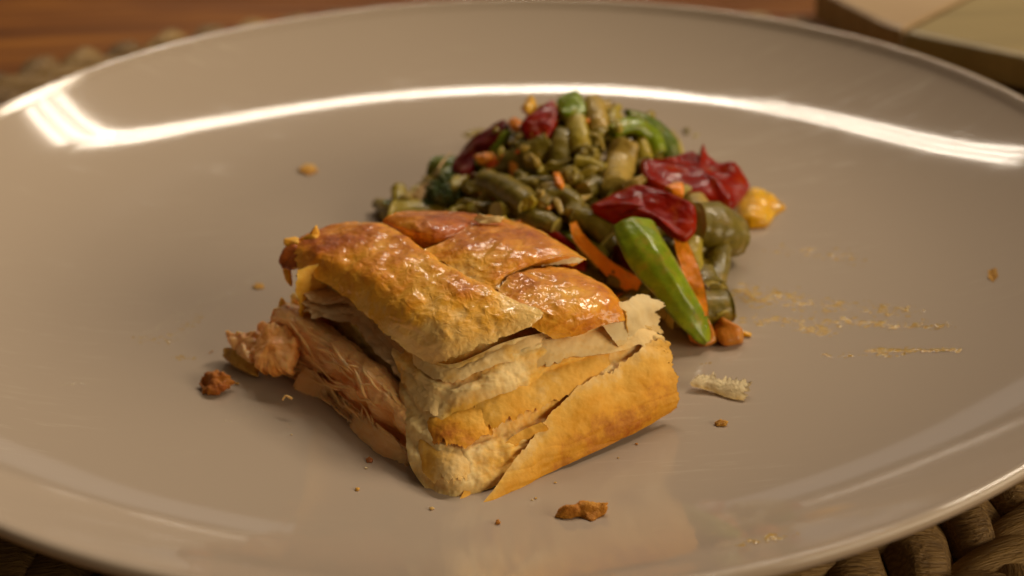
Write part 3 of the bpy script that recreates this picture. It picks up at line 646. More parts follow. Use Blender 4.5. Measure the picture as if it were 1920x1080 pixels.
leafsheet([(552, 530, 1.60), (610, 536, 1.68), (645, 520, 1.80), (680, 575, 1.65)], 0.08, 207, 0.11)
leafsheet([(545, 545, 1.52), (590, 572, 1.50), (650, 575, 1.52), (705, 622, 1.45), (752, 672, 1.32)], 0.05, 213)
leafsheet([(545, 562, 1.40), (600, 592, 1.36), (655, 592, 1.42), (710, 640, 1.32), (760, 700, 1.15)], 0.06, 219, 0.09)
leafsheet([(560, 585, 1.26), (590, 598, 1.28), (650, 612, 1.28), (705, 668, 1.15), (750, 712, 1.02)], 0.10, 225, 0.08)
leafsheet([(575, 600, 1.16), (615, 585, 1.30), (665, 598, 1.30), (690, 640, 1.22), (740, 690, 1.08)], 0.10, 231, 0.10)
G = Z([(525, 490, 1.85), (545, 500, 1.85), (565, 512, 1.86), (600, 520, 1.88), (660, 560, 1.84)],
      [(535, 540, 1.45), (552, 545, 1.5), (575, 548, 1.55), (620, 560, 1.6), (680, 600, 1.6)],
      [(540, 590, 1.05), (560, 592, 1.15), (590, 596, 1.2), (640, 610, 1.25), (700, 650, 1.25)])
G2 = G + np.array([E1[0], E1[1], 0]) * 0.35
sheet('cut_wall', G2, MAT['layer'], slice_o, 90, 120, 0.1, 0.06, 2, 0.02, 8, (0.0, 0.04, 0.08, 0.02), 12, 241, lambda S, T, X, D: 0.45 + 0.3 * S, up=False)
# brown burnt tip and small upright shards at the far left corner
for k, (pts, tn) in enumerate([([(520, 490, 1.9), (532, 462, 2.1), (556, 455, 2.2), (570, 480, 2.1), (556, 505, 1.9), (530, 505, 1.8)], 0.85),
                               ([(533, 462, 2.1), (531, 447, 2.25), (558, 443, 2.25), (560, 456, 2.2)], 0.45),
                               ([(562, 450, 2.2), (580, 438, 2.3), (594, 421, 2.5), (600, 440, 2.3), (598, 452, 2.25)], 0.5),
                               ([(520, 575, 1.1), (527, 555, 1.25), (540, 572, 1.15), (545, 600, 0.95), (530, 605, 0.9)], 0.5),
                               ([(528, 500, 1.75), (545, 505, 1.75), (548, 540, 1.45), (534, 525, 1.55)], 0.6)]):
    V, F = slab([PZ(*p) for p in pts], 0.07, 0.03, 0.03, 300 + k, 8, 60, rag=0.12)
    mkc('crust_shard', V, F, MAT['wall'] if k else MAT['top'], slice_o, tone=np.full(len(V), tn))

# yellow dough between the leaves and the fish
G = np.array([[PU(x, y, u) for x, y in r] for u, r in ((1.0, [(545, 545), (600, 580), (660, 600), (720, 670), (775, 730)]), (0.92, [(540, 575), (600, 605), (660, 650), (725, 710), (780, 780)]),
              (0.85, [(530, 600), (600, 640), (665, 700), (725, 755), (780, 830)]), (0.80, [(530, 625), (600, 665), (665, 725), (725, 780), (780, 860)]))])
sheet('inner_dough', G, MAT['dough'], slice_o, 90, 160, 0.15, 0.07, 1.7, 0.02, 7, (0.0, 0.02, 0.02, 0.02), 12, 251, lambda S, T, X, D: np.clip(0.35 + 0.3 * S + 0.3 * fbm(X, 1.4, 61, 2), 0, 1), bub=0.03, lam=0.04)
# salmon filling: fibrous block on the cut side
G = np.array([[PU(x, y, u + du) for (x, y), du in zip(r, (-0.35, -0.2, 0, 0, 0, 0))] for u, r in (
      (0.78, [(512, 585), (545, 570), (620, 612), (690, 664), (742, 708), (790, 760)]),
      (0.34, [(500, 606), (530, 588), (600, 630), (670, 685), (725, 738), (770, 792)]),
      (0.20, [(482, 645), (520, 636), (590, 674), (660, 728), (715, 782), (770, 836)]),
      (0.12, [(474, 675), (518, 682), (585, 718), (650, 768), (710, 822), (770, 866)]),
      (0.07, [(478, 694), (526, 712), (580, 748), (640, 806), (700, 854), (772, 892)]),
      (0.12, [(500, 704), (540, 728), (590, 770), (650, 826), (710, 868), (778, 906)]))])
G[..., 2] = np.maximum(G[..., 2], 0.06)
def sal_wr(S, T, X):
    q = np.stack([S * 13 + 1.2 * T, T * 3.2, 0 * S], -1); r = 1 - 2 * np.abs(vn(q, 1.0, 401)); r2 = 1 - 2 * np.abs(vn(q, 2.3, 402))
    pit = np.clip((S - 0.2) * 6, 0, 1) * np.clip((0.85 - S) * 6, 0, 1) * np.clip(1.6 * vn(np.stack([T * 10 + 2 * S, S * 6, 0 * S], -1), 1.0, 403) - 0.35, 0, 1)
    r3 = 1 - 2 * np.abs(vn(np.stack([S * 38 + 4 * T, T * 7, 0 * S], -1), 1.0, 406)); gr = np.exp(-((np.abs(vn(np.stack([T * 5.5 + 1.5 * S, S * 1.5, 0 * S], -1), 1.0, 407))) / 0.07) ** 2)
    return 0.016 * r + 0.016 * r2 + 0.012 * r3 - 0.13 * pit
def sal_tone(S, T, X, D): return np.clip(0.10 + 0.5 * np.clip((S - 0.2) * 6, 0, 1) * np.clip(1.6 * vn(np.stack([T * 10 + 2 * S, S * 6, 0 * S], -1), 1.0, 403) - 0.35, 0, 1) - 1.6 * np.clip(D, -0.1, 0.1) + 0.15 * fbm(X, 1.5, 404, 2), 0, 1)
sheet('salmon_filling', G, MAT['salmon'], slice_o, 170, 240, 0.3, 0.05, 1.6, 0.016, 8, (0.02, 0.10, 0.05, 0.03), 11, 400, sal_tone, wr=sal_wr, up=False, edge_thin=False)
fil = slice_o.children[-1]
# chunk that sticks out on the left, with the yellow fat under it
V, F = slab([PZ(*p) for p in [(418, 618, 0.55), (450, 622, 0.62), (500, 628, 0.62), (505, 665, 0.45), (470, 680, 0.4), (440, 660, 0.4), (425, 640, 0.45)]], 0.28, 0.08, 0.12, 411, 16, 110, rag=0.18, dsc=4.5)
mkc('salmon_flake', V, F, MAT['salmon'], slice_o, tone=np.full(len(V), 0.12))
V, F = slab([PZ(*p) for p in [(418, 650, 0.3), (450, 655, 0.35), (482, 672, 0.35), (480, 705, 0.15), (440, 688, 0.12), (416, 668, 0.2)]], 0.22, 0.08, 0.06, 413, rag=0.08)
mkc('salmon_flake', V, F, MAT['dough'], slice_o, tone=np.full(len(V), 0.85))
V, F = slab([PZ(*p) for p in [(475, 640, 0.6), (500, 605, 0.95), (540, 600, 1.05), (560, 640, 0.9), (545, 700, 0.5), (500, 705, 0.35), (472, 690, 0.4)]], 0.35, 0.12, 0.07, 415, 20, 130, rag=0.20, dsc=3.0)
mkc('salmon_flake', V, F, MAT['salmon'], slice_o, tone=np.clip(0.6 + 0.4 * fbm(V, 4, 9, 3), 0, 1))
V, F = slab([PZ(*p) for p in [(480, 610, 0.6), (492, 600, 0.7), (508, 612, 0.75), (506, 640, 0.6), (486, 636, 0.55)]], 0.2, 0.05, 0.05, 417, rag=0.1)
mkc('salmon_flake', V, F, MAT['salmon'], slice_o, tone=np.full(len(V), 0.7))
# fine fibres
VV = []; FF = []; off = 0
for k in range(64):
    s0, t0 = RNG.uniform(0.08, 0.9), RNG.uniform(0.02, 0.8); L = RNG.uniform(0.08, 0.24)
    tt = np.clip(np.linspace(t0, t0 + L, 5), 0, 1); ss = np.clip(s0 + RNG.uniform(-0.12, 0.14) * np.linspace(0, 1, 5) + 0.02 * RNG.randn(5), 0, 1)
    P = surf(G, ss, tt); P += (np.array([-E1[0], -E1[1], 0.2]) * (0.05 + 0.07 * np.sin(np.linspace(0, np.pi, 5)))[:, None])
    v, f = tube(P, [0.008, 0.02, 0.022, 0.018, 0.006], 6, 14, seed=k, disp=0.01); VV.append(v); FF += [[q + off for q in ff] for ff in f]; off += len(v)
for pts in ([(548, 748, .3), (536, 742, .35), (530, 750, .25)],):
    v, f = tube([PZ(*p) for p in pts], [0.02, 0.012, 0.005], 6, 16, seed=3, disp=0.0); VV.append(v); FF += [[q + off for q in ff] for ff in f]; off += len(v)
V = np.concatenate(VV); tag(mkc('salmon_fibre', V, FF, MAT['salmon'], slice_o, tone=np.full(len(V), 0.12)), kind='stuff')

# small pale flake lying on the glazed top
V, F = slab([PZ(*p) for p in [(886, 412, 2.52), (897, 399, 2.66), (915, 405, 2.62), (948, 406, 2.6), (940, 418, 2.52), (915, 420, 2.5), (897, 420, 2.5)]], 0.04, 0.03, 0.05, 501, rag=0.10, smooth_out=False)
tag(mk('pastry_flake', V, F, MAT['flake'], tone=np.full(len(V), 0.35)), 'small pale flake lying on the brown glazed top of the pastry', 'flake', 'loose flakes and crumbs')

# ================================================================ VEGETABLES
DOMES = [(2.15, 3.2, 2.75, 2.6, 2.55), (-0.4, 2.7, 2.15, 1.7, 1.2), (3.9, 0.1, 1.8, 2.8, 1.75), (4.3, -2.5, 0.8, 1.2, 0.8), (1.8, 0.7, 2.4, 2.4, 1.75)]
def hull(x, y):
    h = 0 * x
    for cx, cy, rx, ry, hh in DOMES:
        q = 1 - ((x - cx) / rx) ** 2 - ((y - cy) / ry) ** 2; h = np.maximum(h, hh * np.sqrt(np.clip(q, 0, 1)))
    return h
def PH(px, py, up=0.0):
    d = ray(px, py); ts = np.linspace(18, 42, 2400); P = CAM + ts[:, None] * d; g = P[:, 2] - hull(P[:, 0], P[:, 1]) - up
    i = np.where(g <= 0)[0]
    if len(i): return P[i[0]]
    q = np.min([((P[:, 0] - cx) / rx) ** 2 + ((P[:, 1] - cy) / ry) ** 2 + (P[:, 2] / (hh + up)) ** 2 for cx, cy, rx, ry, hh in DOMES], axis=0)
    i = int(np.argmin(np.where(P[:, 2] > 0.05, q, 99)))      # outline pixels: nearest approach to the heap
    return P[i]
LOOK = {'bean': 'dark olive', 'bean_light': 'yellow green', 'bean_tan': 'tan', 'broccy': 'olive', 'dkgreen': 'dark green', 'brown': 'brown orange', 'orange': 'orange', 'green': 'bright green', 'onion': 'pale'}
def where(x, y):                                    # part of the heap a small piece lies in
    if x < 0.2: return 'on the left slope behind the pastry'
    if y > 3.6: return 'at the far back of the heap'
    if x > 3.2: return 'on the right under the red peppers' if y > -1.2 else 'at the right foot near the green strip'
    return 'in the middle of the heap' if y > 1.8 else 'in the front of the heap behind the pastry'
def near(P, lim):                                   # a piece is compact: its outline stays within lim cm of one depth
    P = np.array(P, float); D = P - CAM; t = np.linalg.norm(D, axis=1); m = np.percentile(t, 40); t2 = np.clip(t, m - lim, m + lim)
    P = CAM + D * (t2 / t)[:, None]; P[:, 2] = np.maximum(P[:, 2], 0.05); return P
def lab(o, l, c, g): tag(o, l, c, g)
def cut_faces(o, first):                           # paler flesh on the two cut ends
    o.data.materials.append(MAT['flesh']); mi = np.zeros(len(o.data.polygons), np.int32); mi[first:] = 1; o.data.polygons.foreach_set('material_index', mi)
def bean(pts, rpx, mat, label, cat='green bean', name='green_bean', group='green bean pieces in the vegetable heap', up=0.0, squash=0.85, seed=None, cut=True, disp=0.035):
    P = [PH(p[0], p[1], (p[2] if len(p) > 2 else up)) for p in pts]
    P = near(P, 0.9); dist = np.linalg.norm(P - CAM, axis=1).mean(); r = np.array(rpx, float) * 1.22 * dist / FOC
    if r.ndim == 0 or r.size == 1: r = np.full(3, float(r.reshape(-1)[0])) * np.array([0.92, 1.03, 0.95])
    P = P - np.array([0, -0.5, 0.5]) * r.mean() * 0.8
    P[:, 2] = np.maximum(P[:, 2], r.mean() * squash)
    sd = seed if seed is not None else int(abs(pts[0][0] * 7 + pts[0][1]))
    V, F = tube(P, r, 22, 40, squash, sd, disp, cut, seam=0.04); V[:, 2] = np.maximum(V[:, 2], 0.01)
    o = mk(name, V, F, MAT[mat]); lab(o, label, cat, group)
    if name == 'green_bean' and cut: cut_faces(o, 22 * 39)
    return o
def piece(pts, thick, mat, label, cat, name, group, bulge=0.12, disp=0.07, up=0.0, seed=None, rag=0.02, zs=None, edge=0.4, sm=True, dsc=2.0):
    P = near([PH(p[0], p[1], p[2] if len(p) > 2 else up) for p in pts], 0.75) if zs is None else [PZ(p[0], p[1], p[2]) for p in pts]
    sd = seed if seed is not None else int(abs(pts[0][0] * 3 + pts[0][1]))
    V, F = slab(P, thick, bulge, disp, sd, 12, 72, rag=rag, smooth_out=sm, edge=edge, dsc=dsc); V[:, 2] = np.maximum(V[:, 2], 0.01)
    o = mk(name, V, F, MAT[mat]); lab(o, label, cat, group); return o
RG, CG, YG, BG = 'red pepper pieces in the vegetable heap', 'carrot shreds in the vegetable heap', 'yellow and green pepper pieces in the heap', 'broccoli bits in the vegetable heap'
# -- green beans
bean([(748, 352, .1), (750, 368), (752, 390)], 13, 'bean_light', 'yellow green bean tip standing at the far left end of the heap', cut=False)
bean([(712, 396), (726, 392), (745, 392)], 12, 'bean', 'short olive bean chunk lowest on the far left beside the pastry')
bean([(938, 306), (985, 288), (1030, 262)], 19, 'bean', 'long olive bean lying below the left red pepper cube', up=.1)
bean([(912, 335), (950, 352), (998, 384)], 25, 'bean', 'fat glossy olive bean in the middle left just above the pastry', up=.2)
bean([(1014, 380), (1030, 364), (1056, 360), (1076, 375), (1076, 396)], 14, 'bean', 'olive bean bent into a hook over the pastry edge', up=.2)
bean([(985, 400), (1015, 408), (1045, 420)], 17, 'bean', 'olive bean half hidden behind the pastry top', up=.1)
bean([(860, 388), (878, 385), (898, 396)], 14, 'bean_light', 'short olive bean right below the dark broccoli')
bean([(1114, 190), (1120, 215), (1128, 245)], 19, 'bean_tan', 'tan bean end standing at the very top of the heap', up=.1)
bean([(1157, 200), (1148, 212), (1147, 232)], 8, 'bean_light', 'thin curled bean strip beside the dark green arc', up=.1)
bean([(1156, 345), (1162, 305), (1172, 264)], 21, 'bean_tan', 'upright tan bean in the centre between the two red peppers', up=.35)
bean([(1080, 302), (1105, 305), (1134, 316)], 12, 'bean_light', 'pale bean lying left of the upright tan bean', up=.3)
bean([(1172, 350), (1190, 342), (1208, 333)], 9, 'bean_tan', 'small tan bean end above the front red pepper', up=.3)
bean([(1308, 412), (1345, 420), (1378, 432)], 37, 'bean', 'thick olive bean stub under the yellow pepper with its cut end outwards', up=.15, squash=0.95)
bean([(1352, 462), (1346, 500), (1336, 545)], 19, 'bean', 'olive bean standing in shade below the thick stub', up=0)
bean([(1078, 398), (1110, 412), (1142, 442)], 21, 'bean', 'olive bean under the left point of the front red pepper', up=.15)
bean([(1058, 242), (1052, 275), (1050, 305)], 16, 'bean', 'upright olive bean right of the left red pepper cube', up=.1)
bean([(1080, 218), (1082, 245), (1090, 275)], 15, 'bean_light', 'yellow olive bean just under the pale green pepper', up=.15)
bean([(1200, 262), (1206, 290), (1212, 310)], 14, 'bean_light', 'yellow green bean under the pale green arc', up=0)
bean([(1095, 355), (1120, 345), (1150, 362)], 19, 'bean', 'dark olive bean behind the front red pepper', up=.05)
bean([(1080, 455), (1110, 470), (1130, 490)], 20, 'bean', 'dark olive bean behind the long carrot shred', up=-.1)
bean([(1300, 445), (1296, 480), (1310, 530)], 17, 'bean_light', 'olive bean behind the broad carrot strip')
bean([(925, 285), (940, 262), (954, 245)], 8, 'green', 'thin bright green strip beside the dark red pepper strip', up=.05)
# -- arcs of green pepper
bean([(1176, 207), (1215, 222), (1248, 256), (1266, 298)], [11, 17, 17, 12], 'dkgreen', 'dark green pepper arc along the right crest of the heap', 'green pepper', 'green_pepper_strip', YG, up=.2, squash=0.55)
bean([(1148, 243), (1185, 230), (1220, 248), (1238, 284)], [13, 17, 17, 13], 'green', 'pale green pepper arc inside the dark green arc', 'green pepper', 'green_pepper_strip', YG, up=.25, squash=0.6)
piece([(1043, 190), (1062, 178), (1084, 172), (1096, 192), (1098, 206), (1070, 220), (1050, 212)], 0.4, 'green', 'bright green pepper chunk at the top beside the red cube', 'green pepper', 'green_pepper_piece', YG, up=.15)
# -- red pepper
piece([(972, 240), (990, 216), (1034, 186), (1044, 205), (1036, 240), (1014, 266), (988, 262)], 0.5, 'red', 'dark red pepper cube at the upper left crest', 'red pepper', 'red_pepper_piece', RG, up=.15)
piece([(844, 318), (862, 290), (900, 250), (942, 222), (952, 235), (930, 268), (900, 305), (880, 330), (862, 332)], 0.35, 'dkred', 'long dark red pepper strip on the left slope of the heap', 'red pepper', 'red_pepper_piece', RG, up=.12, bulge=0.15)
piece([(1202, 300), (1240, 298), (1262, 296), (1296, 284), (1312, 290), (1318, 268), (1328, 290), (1350, 308), (1385, 312), (1408, 352), (1376, 388), (1345, 392), (1310, 372), (1262, 358), (1212, 335)], 0.4, 'red', 'large wrinkled red pepper piece on the right side of the heap', 'red pepper', 'red_pepper_piece', RG, up=.35, bulge=0.12, disp=0.12, dsc=1.3)
piece([(1105, 386), (1142, 366), (1190, 346), (1222, 350), (1262, 362), (1304, 386), (1304, 425), (1286, 446), (1262, 436), (1235, 410), (1190, 402), (1150, 412), (1128, 402)], 0.35, 'red', 'folded red pepper piece in front above the long green strip', 'red pepper', 'red_pepper_piece', RG, up=.5, bulge=0.10, disp=0.06)
piece([(908, 312), (930, 296), (955, 286), (958, 292), (935, 308), (915, 320)], 0.12, 'redor', 'small orange red sliver left of centre on the olive beans', 'red pepper', 'red_pepper_piece', RG, up=.2, bulge=0.04, disp=0.02)
piece([(958, 290), (972, 280), (990, 274), (988, 282), (970, 292)], 0.12, 'redor', 'tiny orange red sliver under the red pepper cube', 'red pepper', 'red_pepper_piece', RG, up=.2, bulge=0.04, disp=0.02)
piece([(1005, 428), (1045, 434), (1078, 456), (1100, 482), (1098, 512), (1060, 505), (1020, 470)], 0.3, 'red', 'red pepper piece squeezed behind the pastry edge', 'red pepper', 'red_pepper_piece', RG, up=-.05)
piece([(1150, 460), (1180, 470), (1195, 500), (1180, 520), (1150, 505)], 0.3, 'dkred', 'dark red pepper bit in the shade between carrot and green strip', 'red pepper', 'red_pepper_piece', RG, up=-.1)
# -- orange and yellow
piece([(976, 205), (988, 195), (1001, 182), (1004, 198), (990, 214)], 0.2, 'yellow', 'yellow pepper point sticking up at the upper left crest', 'yellow pepper', 'yellow_pepper_piece', YG, up=.15)
piece([(952, 230), (966, 222), (978, 226), (974, 242), (958, 240)], 0.2, 'orange', 'small orange carrot bit left of the red pepper cube', 'carrot', 'carrot_piece', CG, up=.12)
piece([(1036, 322), (1048, 322), (1058, 345), (1054, 356), (1042, 348)], 0.2, 'orange', 'small orange carrot bit in the centre of the olive beans', 'carrot', 'carrot_piece', CG, up=.3, bulge=0.08)
piece([(1246, 352), (1262, 346), (1281, 344), (1282, 366), (1262, 364)], 0.2, 'orange', 'orange carrot bit wedged between the two large red peppers', 'carrot', 'carrot_piece', CG, up=.5, bulge=0.05)
piece([(1380, 385), (1392, 362), (1412, 354), (1440, 362), (1474, 388), (1455, 402), (1438, 424), (1405, 436), (1388, 420)], 0.5, 'yellow', 'yellow pepper chunk pointing right at the outer edge of the heap', 'yellow pepper', 'yellow_pepper_piece', YG, up=.05, bulge=0.25, disp=0.1)
# long carrot shred and broad carrot strip
G = np.array([[PH(1068, 418, .25), PH(1080, 414, .25)], [PH(1077, 452, .35), PH(1096, 440, .35)], [PH(1112, 492, .35), PH(1128, 474, .4)], [PH(1150, 528, .3), PH(1165, 503, .4)], [PH(1190, 556, .2), PH(1208, 524, .3)]])
o = sheet('carrot_shred', G, MAT['orange'], None, 60, 14, 0.10, 0.03, 2, 0.006, 8, (0.01, 0.01, 0.01, 0.01), 6, 601); lab(o, 'long curved carrot shred standing just behind the pastry', 'carrot', CG)
G = np.array([[PH(1262, 442, .3), PH(1282, 440, .3)], [PH(1272, 485, .3), PH(1302, 478, .3)], [PH(1288, 530, .3), PH(1318, 525, .3)], [PH(1302, 572, .25), PH(1326, 565, .25)], [PH(1314, 596, .2), PH(1328, 592, .2)]])
o = sheet('carrot_strip', G, MAT['orange'], None, 60, 20, 0.12, 0.04, 2, 0.008, 8, (0.01, 0.01, 0.01, 0.01), 6, 611); lab(o, 'broad carrot strip lying right beside the long green pepper strip', 'carrot', CG)
# long green strip: two faces of a bar
A_ = [(1148, 424, 2.05), (1160, 460, 1.9), (1182, 500, 1.6), (1222, 548, 1.15), (1262, 600, .65), (1300, 636, .3), (1322, 648, .12)]
B_ = [(1186, 406, 2.25), (1212, 440, 2.1), (1238, 482, 1.8), (1272, 535, 1.35), (1300, 580, .85), (1322, 612, .45), (1328, 640, .22)]
C_ = [(1222, 412, 2.1), (1240, 445, 1.95), (1262, 482, 1.65), (1294, 535, 1.2), (1318, 580, .75), (1334, 612, .35), (1334, 640, .15)]
a3 = np.array([PZ(*p) for p in A_]); b3 = np.array([PZ(*p) for p in B_]); c3 = np.array([PZ(*p) for p in C_]); bk = np.array([0.12, 0.42, -0.30])
ringp = np.stack([a3, (a3 + b3) / 2 + np.array([0, -.05, .05]), b3, c3, c3 + bk, a3 + bk], 1)
T = np.linspace(0, 1, 60); RP = cr(ringp, T); V = []; F = []
RPf = np.stack([np.stack([np.interp(np.linspace(0, 6, 36, endpoint=False), np.arange(7), np.append(r[:, k], r[0, k])) for k in range(3)], -1) for r in RP])
RPf = 0.25 * np.roll(RPf, 1, 1) + 0.5 * RPf + 0.25 * np.roll(RPf, -1, 1)
cc = RPf.mean(1, keepdims=True); Nn = RPf - cc; Nn /= np.linalg.norm(Nn, axis=2, keepdims=True); RPf = RPf + Nn * (0.03 * fbm(RPf, 2.5, 5, 3))[..., None]
V = RPf.reshape(-1, 3)
for i in range(59):
    for j in range(36): q = (j + 1) % 36; F.append([i * 36 + j, i * 36 + q, (i + 1) * 36 + q, (i + 1) * 36 + j])
F += [list(range(36))[::-1], list(range(59 * 36, 60 * 36))]; V[:, 2] = np.maximum(V[:, 2], 0.01)
o = mk('green_pepper_strip', V, F, MAT['green']); lab(o, 'long bright green pepper strip leaning down in front of the heap', 'green pepper', YG)
# -- lower right bits
piece([(1326, 590, .35), (1350, 592, .5), (1376, 606, .4), (1392, 616, .3), (1390, 642, .1), (1358, 650, .05), (1336, 625, .2)], 0.4, 'brown', 'brown orange pepper chunk lying at the lower right foot of the heap', 'pepper chunk', 'pepper_chunk', YG, zs=1, bulge=0.12)
piece([(1318, 528, .9), (1330, 540, .85), (1342, 572, .5), (1336, 585, .45), (1322, 560, .7)], 0.15, 'purple', 'dark purple onion bit above the brown orange chunk', 'onion', 'onion_piece', 'onion bits in the vegetable heap', zs=1, bulge=0.05)
piece([(1282, 600, .5), (1310, 590, .6), (1330, 600, .5), (1345, 640, .1), (1322, 650, .05), (1295, 640, .1)], 0.3, 'brown', 'brown chunk half under the tip of the long green strip', 'pepper chunk', 'pepper_chunk', YG, zs=1, bulge=0.05)
bean([(1346, 588, .1), (1360, 582, .15), (1374, 592, .1)], 6, 'bean_light', 'tiny curled yellow green shred on the brown chunk', cut=False)
piece([(1388, 620, .12), (1408, 624, .06), (1408, 631, .03), (1390, 630, .03)], 0.06, 'yellow', 'small yellow sliver lying on the plate right of the brown chunk', 'yellow pepper', 'yellow_pepper_piece', YG, zs=1, bulge=0.02, disp=0.01)
piece([(790, 347), (806, 342), (790, 375), (768, 398), (752, 398), (770, 372)], 0.08, 'onion', 'translucent pale onion strip on the left slope', 'onion', 'onion_piece', 'onion bits in the vegetable heap', up=.05, bulge=0.05)
bean([(846, 262 + 24), (832, 300), (822, 316)], 1.5, 'onion', 'hair thin pale fibre above the broccoli on the left slope', 'onion', 'onion_piece', 'onion bits in the vegetable heap', up=.3, cut=False, disp=0.0)
piece([(1140, 560), (1180, 545), (1215, 560), (1235, 600), (1200, 620), (1150, 600)], 0.4, 'brown', 'brown pepper chunk in the dark between pastry and green strip', 'pepper chunk', 'pepper_chunk', YG, up=-.25)
# -- broccoli: stalk + florets made of many small buds
def broccoli(px, py, rpx, mat, label, up=0.1, seed=0, nb=170, stalk='bean_light', kb=0.17):
    c = PH(px, py, up); r = rpx * np.linalg.norm(c - CAM) / FOC; c = c - np.array([0, -0.4, 0.4]) * r
    c[2] = max(c[2], r * 0.6)
    root = empty('broccoli_floret', (c[0], c[1], max(0, c[2] - r)), label, 'broccoli', BG)
    R_ = np.random.RandomState(seed + 5); V = []; F = []; off = 0
    import bmesh
    bm = bmesh.new(); bmesh.ops.create_icosphere(bm, subdivisions=1, radius=1.0); sv = np.array([v.co[:] for v in bm.verts]); sf = [[v.index for v in f.verts] for f in bm.faces]; bm.free()
    for k in range(nb):
        d = R_.randn(3); d /= np.linalg.norm(d); d[2] = abs(d[2]) * 1.0 if R_.rand() < 0.8 else d[2]
        lump = 0.85 + 0.28 * vn((d * 2.2)[None], 1, seed)[0]
        p = c + d * r * lump * R_.uniform(0.9, 1.02); s = r * kb * R_.uniform(0.6, 1.2)
        V.append(p + sv * s * (1 + 0.2 * R_.randn(len(sv), 1))); F += [[q + off for q in f] for f in sf]; off += len(sv)
    tag(mk('floret_buds', np.concatenate(V), F, MAT[mat], parent=root), kind='stuff')
    cv = sv.copy(); 
    bm = bmesh.new(); bmesh.ops.create_icosphere(bm, subdivisions=3, radius=1.0); v3 = np.array([v.co[:] for v in bm.verts]); f3 = [[v.index for v in f.verts] for f in bm.faces]; bm.free()
    v3 = c + v3 * r * (0.78 + 0.25 * vn(v3 * 2.2, 1, seed))[:, None]; mk('floret_core', v3, f3, MAT[mat], parent=root)
    v, f = tube([c, c + np.array([0.1, 0.1, -0.5]) * r, c + np.array([0.2, 0.15, -1.0]) * r], [r * 0.45, r * 0.35, r * 0.3], 14, 10, seed=seed); v[:, 2] = np.maximum(v[:, 2], 0.02)
    mk('stalk', v, f, MAT[stalk], parent=root)
broccoli(832, 360, 40, 'brocc', 'dark green broccoli floret on the left behind the pastry', 0.15, 1, 240, kb=0.13)
broccoli(806, 384, 16, 'brocc', 'tiny dark broccoli floret touching the pastry on the left', 0.05, 2, 120)
broccoli(884, 352, 19, 'broccy', 'small olive broccoli floret right of the dark floret', 0.15, 3, 120)
broccoli(1104, 296, 26, 'broccy', 'yellow olive broccoli floret in the middle of the heap', 0.25, 4, 150)
broccoli(1072, 330, 24, 'broccy', 'olive broccoli floret under the pale bean in the centre', 0.15, 5, 140)
broccoli(1132, 215, 17, 'broccy', 'olive broccoli floret behind the tan bean at the top', 0.0, 6, 100)
broccoli(1225, 395, 30, 'brocc', 'dark broccoli floret under the front red pepper', -0.15, 7, 150)
broccoli(1010, 290, 20, 'broccy', 'olive broccoli floret under the left red pepper cube', 0.0, 8, 120)
# -- filling of the heap: small bean ends and shreds underneath
R_ = np.random.RandomState(12); cnt = 0
FG = 'small bits of vegetable under the heap'
for k in range(900):
    if cnt >= 130: break
    x = R_.uniform(-2.3, 5.6); y = R_.uniform(-3.6, 4.9); h = float(hull(np.array(x), np.array(y)))
    if h < 0.6: continue
    lv = (PA - np.array([x, y])); uu = -lv @ E1; vv = -lv @ E2
    if uu < 5.1 and vv < 6.3: continue
    deep = cnt > 90; z = max(0.25, h - (R_.uniform(0.8, 1.0) if deep else R_.uniform(0.40, 0.65))); a = R_.uniform(0, 6.28); L = R_.uniform(0.35, 0.65); r = R_.uniform(0.4, 0.55) if deep else R_.uniform(0.22, 0.32)
    d = np.array([math.cos(a), math.sin(a), R_.uniform(-.5, .5)]) * L
    P = np.array([[x, y, z]] * 3) + np.array([-d, d * 0 + np.array([0, 0, .08]), d]); P[:, 2] = np.maximum(P[:, 2], r)
    V, F = tube(P, [r * .9, r, r * .9], 14, 14, 0.85, k, 0.03); V[:, 2] = np.maximum(V[:, 2], 0.01)
    mt = R_.choice(['bean', 'bean', 'bean', 'bean_light', 'bean_tan', 'broccy', 'bean', 'dkgreen'])
    o = mk('vegetable_bit', V, F, MAT[mt]); cut_faces(o, 14 * 13); tag(o, 'small %s bean end packed %s' % (LOOK[mt], where(x, y)), 'vegetable', 'small %s bean ends packed %s' % (LOOK[mt], where(x, y))); cnt += 1

# small wet bits lying over the beans
import bmesh
bm = bmesh.new(); bmesh.ops.create_icosphere(bm, subdivisions=3, radius=1.0); IV = np.array([v.co[:] for v in bm.verts]); IF = [[v.index for v in f.verts] for f in bm.faces]; bm.free()
cnt = 0
for k in range(400):
    if cnt >= 42: break
    px = R_.uniform(830, 1310); py = R_.uniform(215, 430)
    if not (py > 190 + abs(px - 1090) * 0.28): continue
    if 1105 < px < 1400 and 270 < py: continue
    c = PH(px, py, R_.uniform(-0.05, 0.12)); s_ = R_.uniform(0.07, 0.17); ax = R_.randn(3); ax /= np.linalg.norm(ax)
    P = IV * (1 + 0.45 * fbm(IV, 1.1, 900 + k, 3))[:, None]; P = P + ax * (P @ ax)[:, None] * R_.uniform(0.3, 1.8)
    V = c + P * s_; V[:, 2] = np.maximum(V[:, 2], 0.01)
    mt = R_.choice(['bean', 'bean_light', 'broccy', 'broccy', 'bean_tan', 'brown', 'orange', 'dkgreen'], p=[.2, .22, .2, .12, .12, .06, .02, .06])
    o = mk('vegetable_bit', V, IF, MAT[mt]); tag(o, 'tiny wet %s bit %s' % (LOOK[mt], where(c[0], c[1])), 'vegetable', 'tiny %s bits %s' % (LOOK[mt], where(c[0], c[1]))); cnt += 1

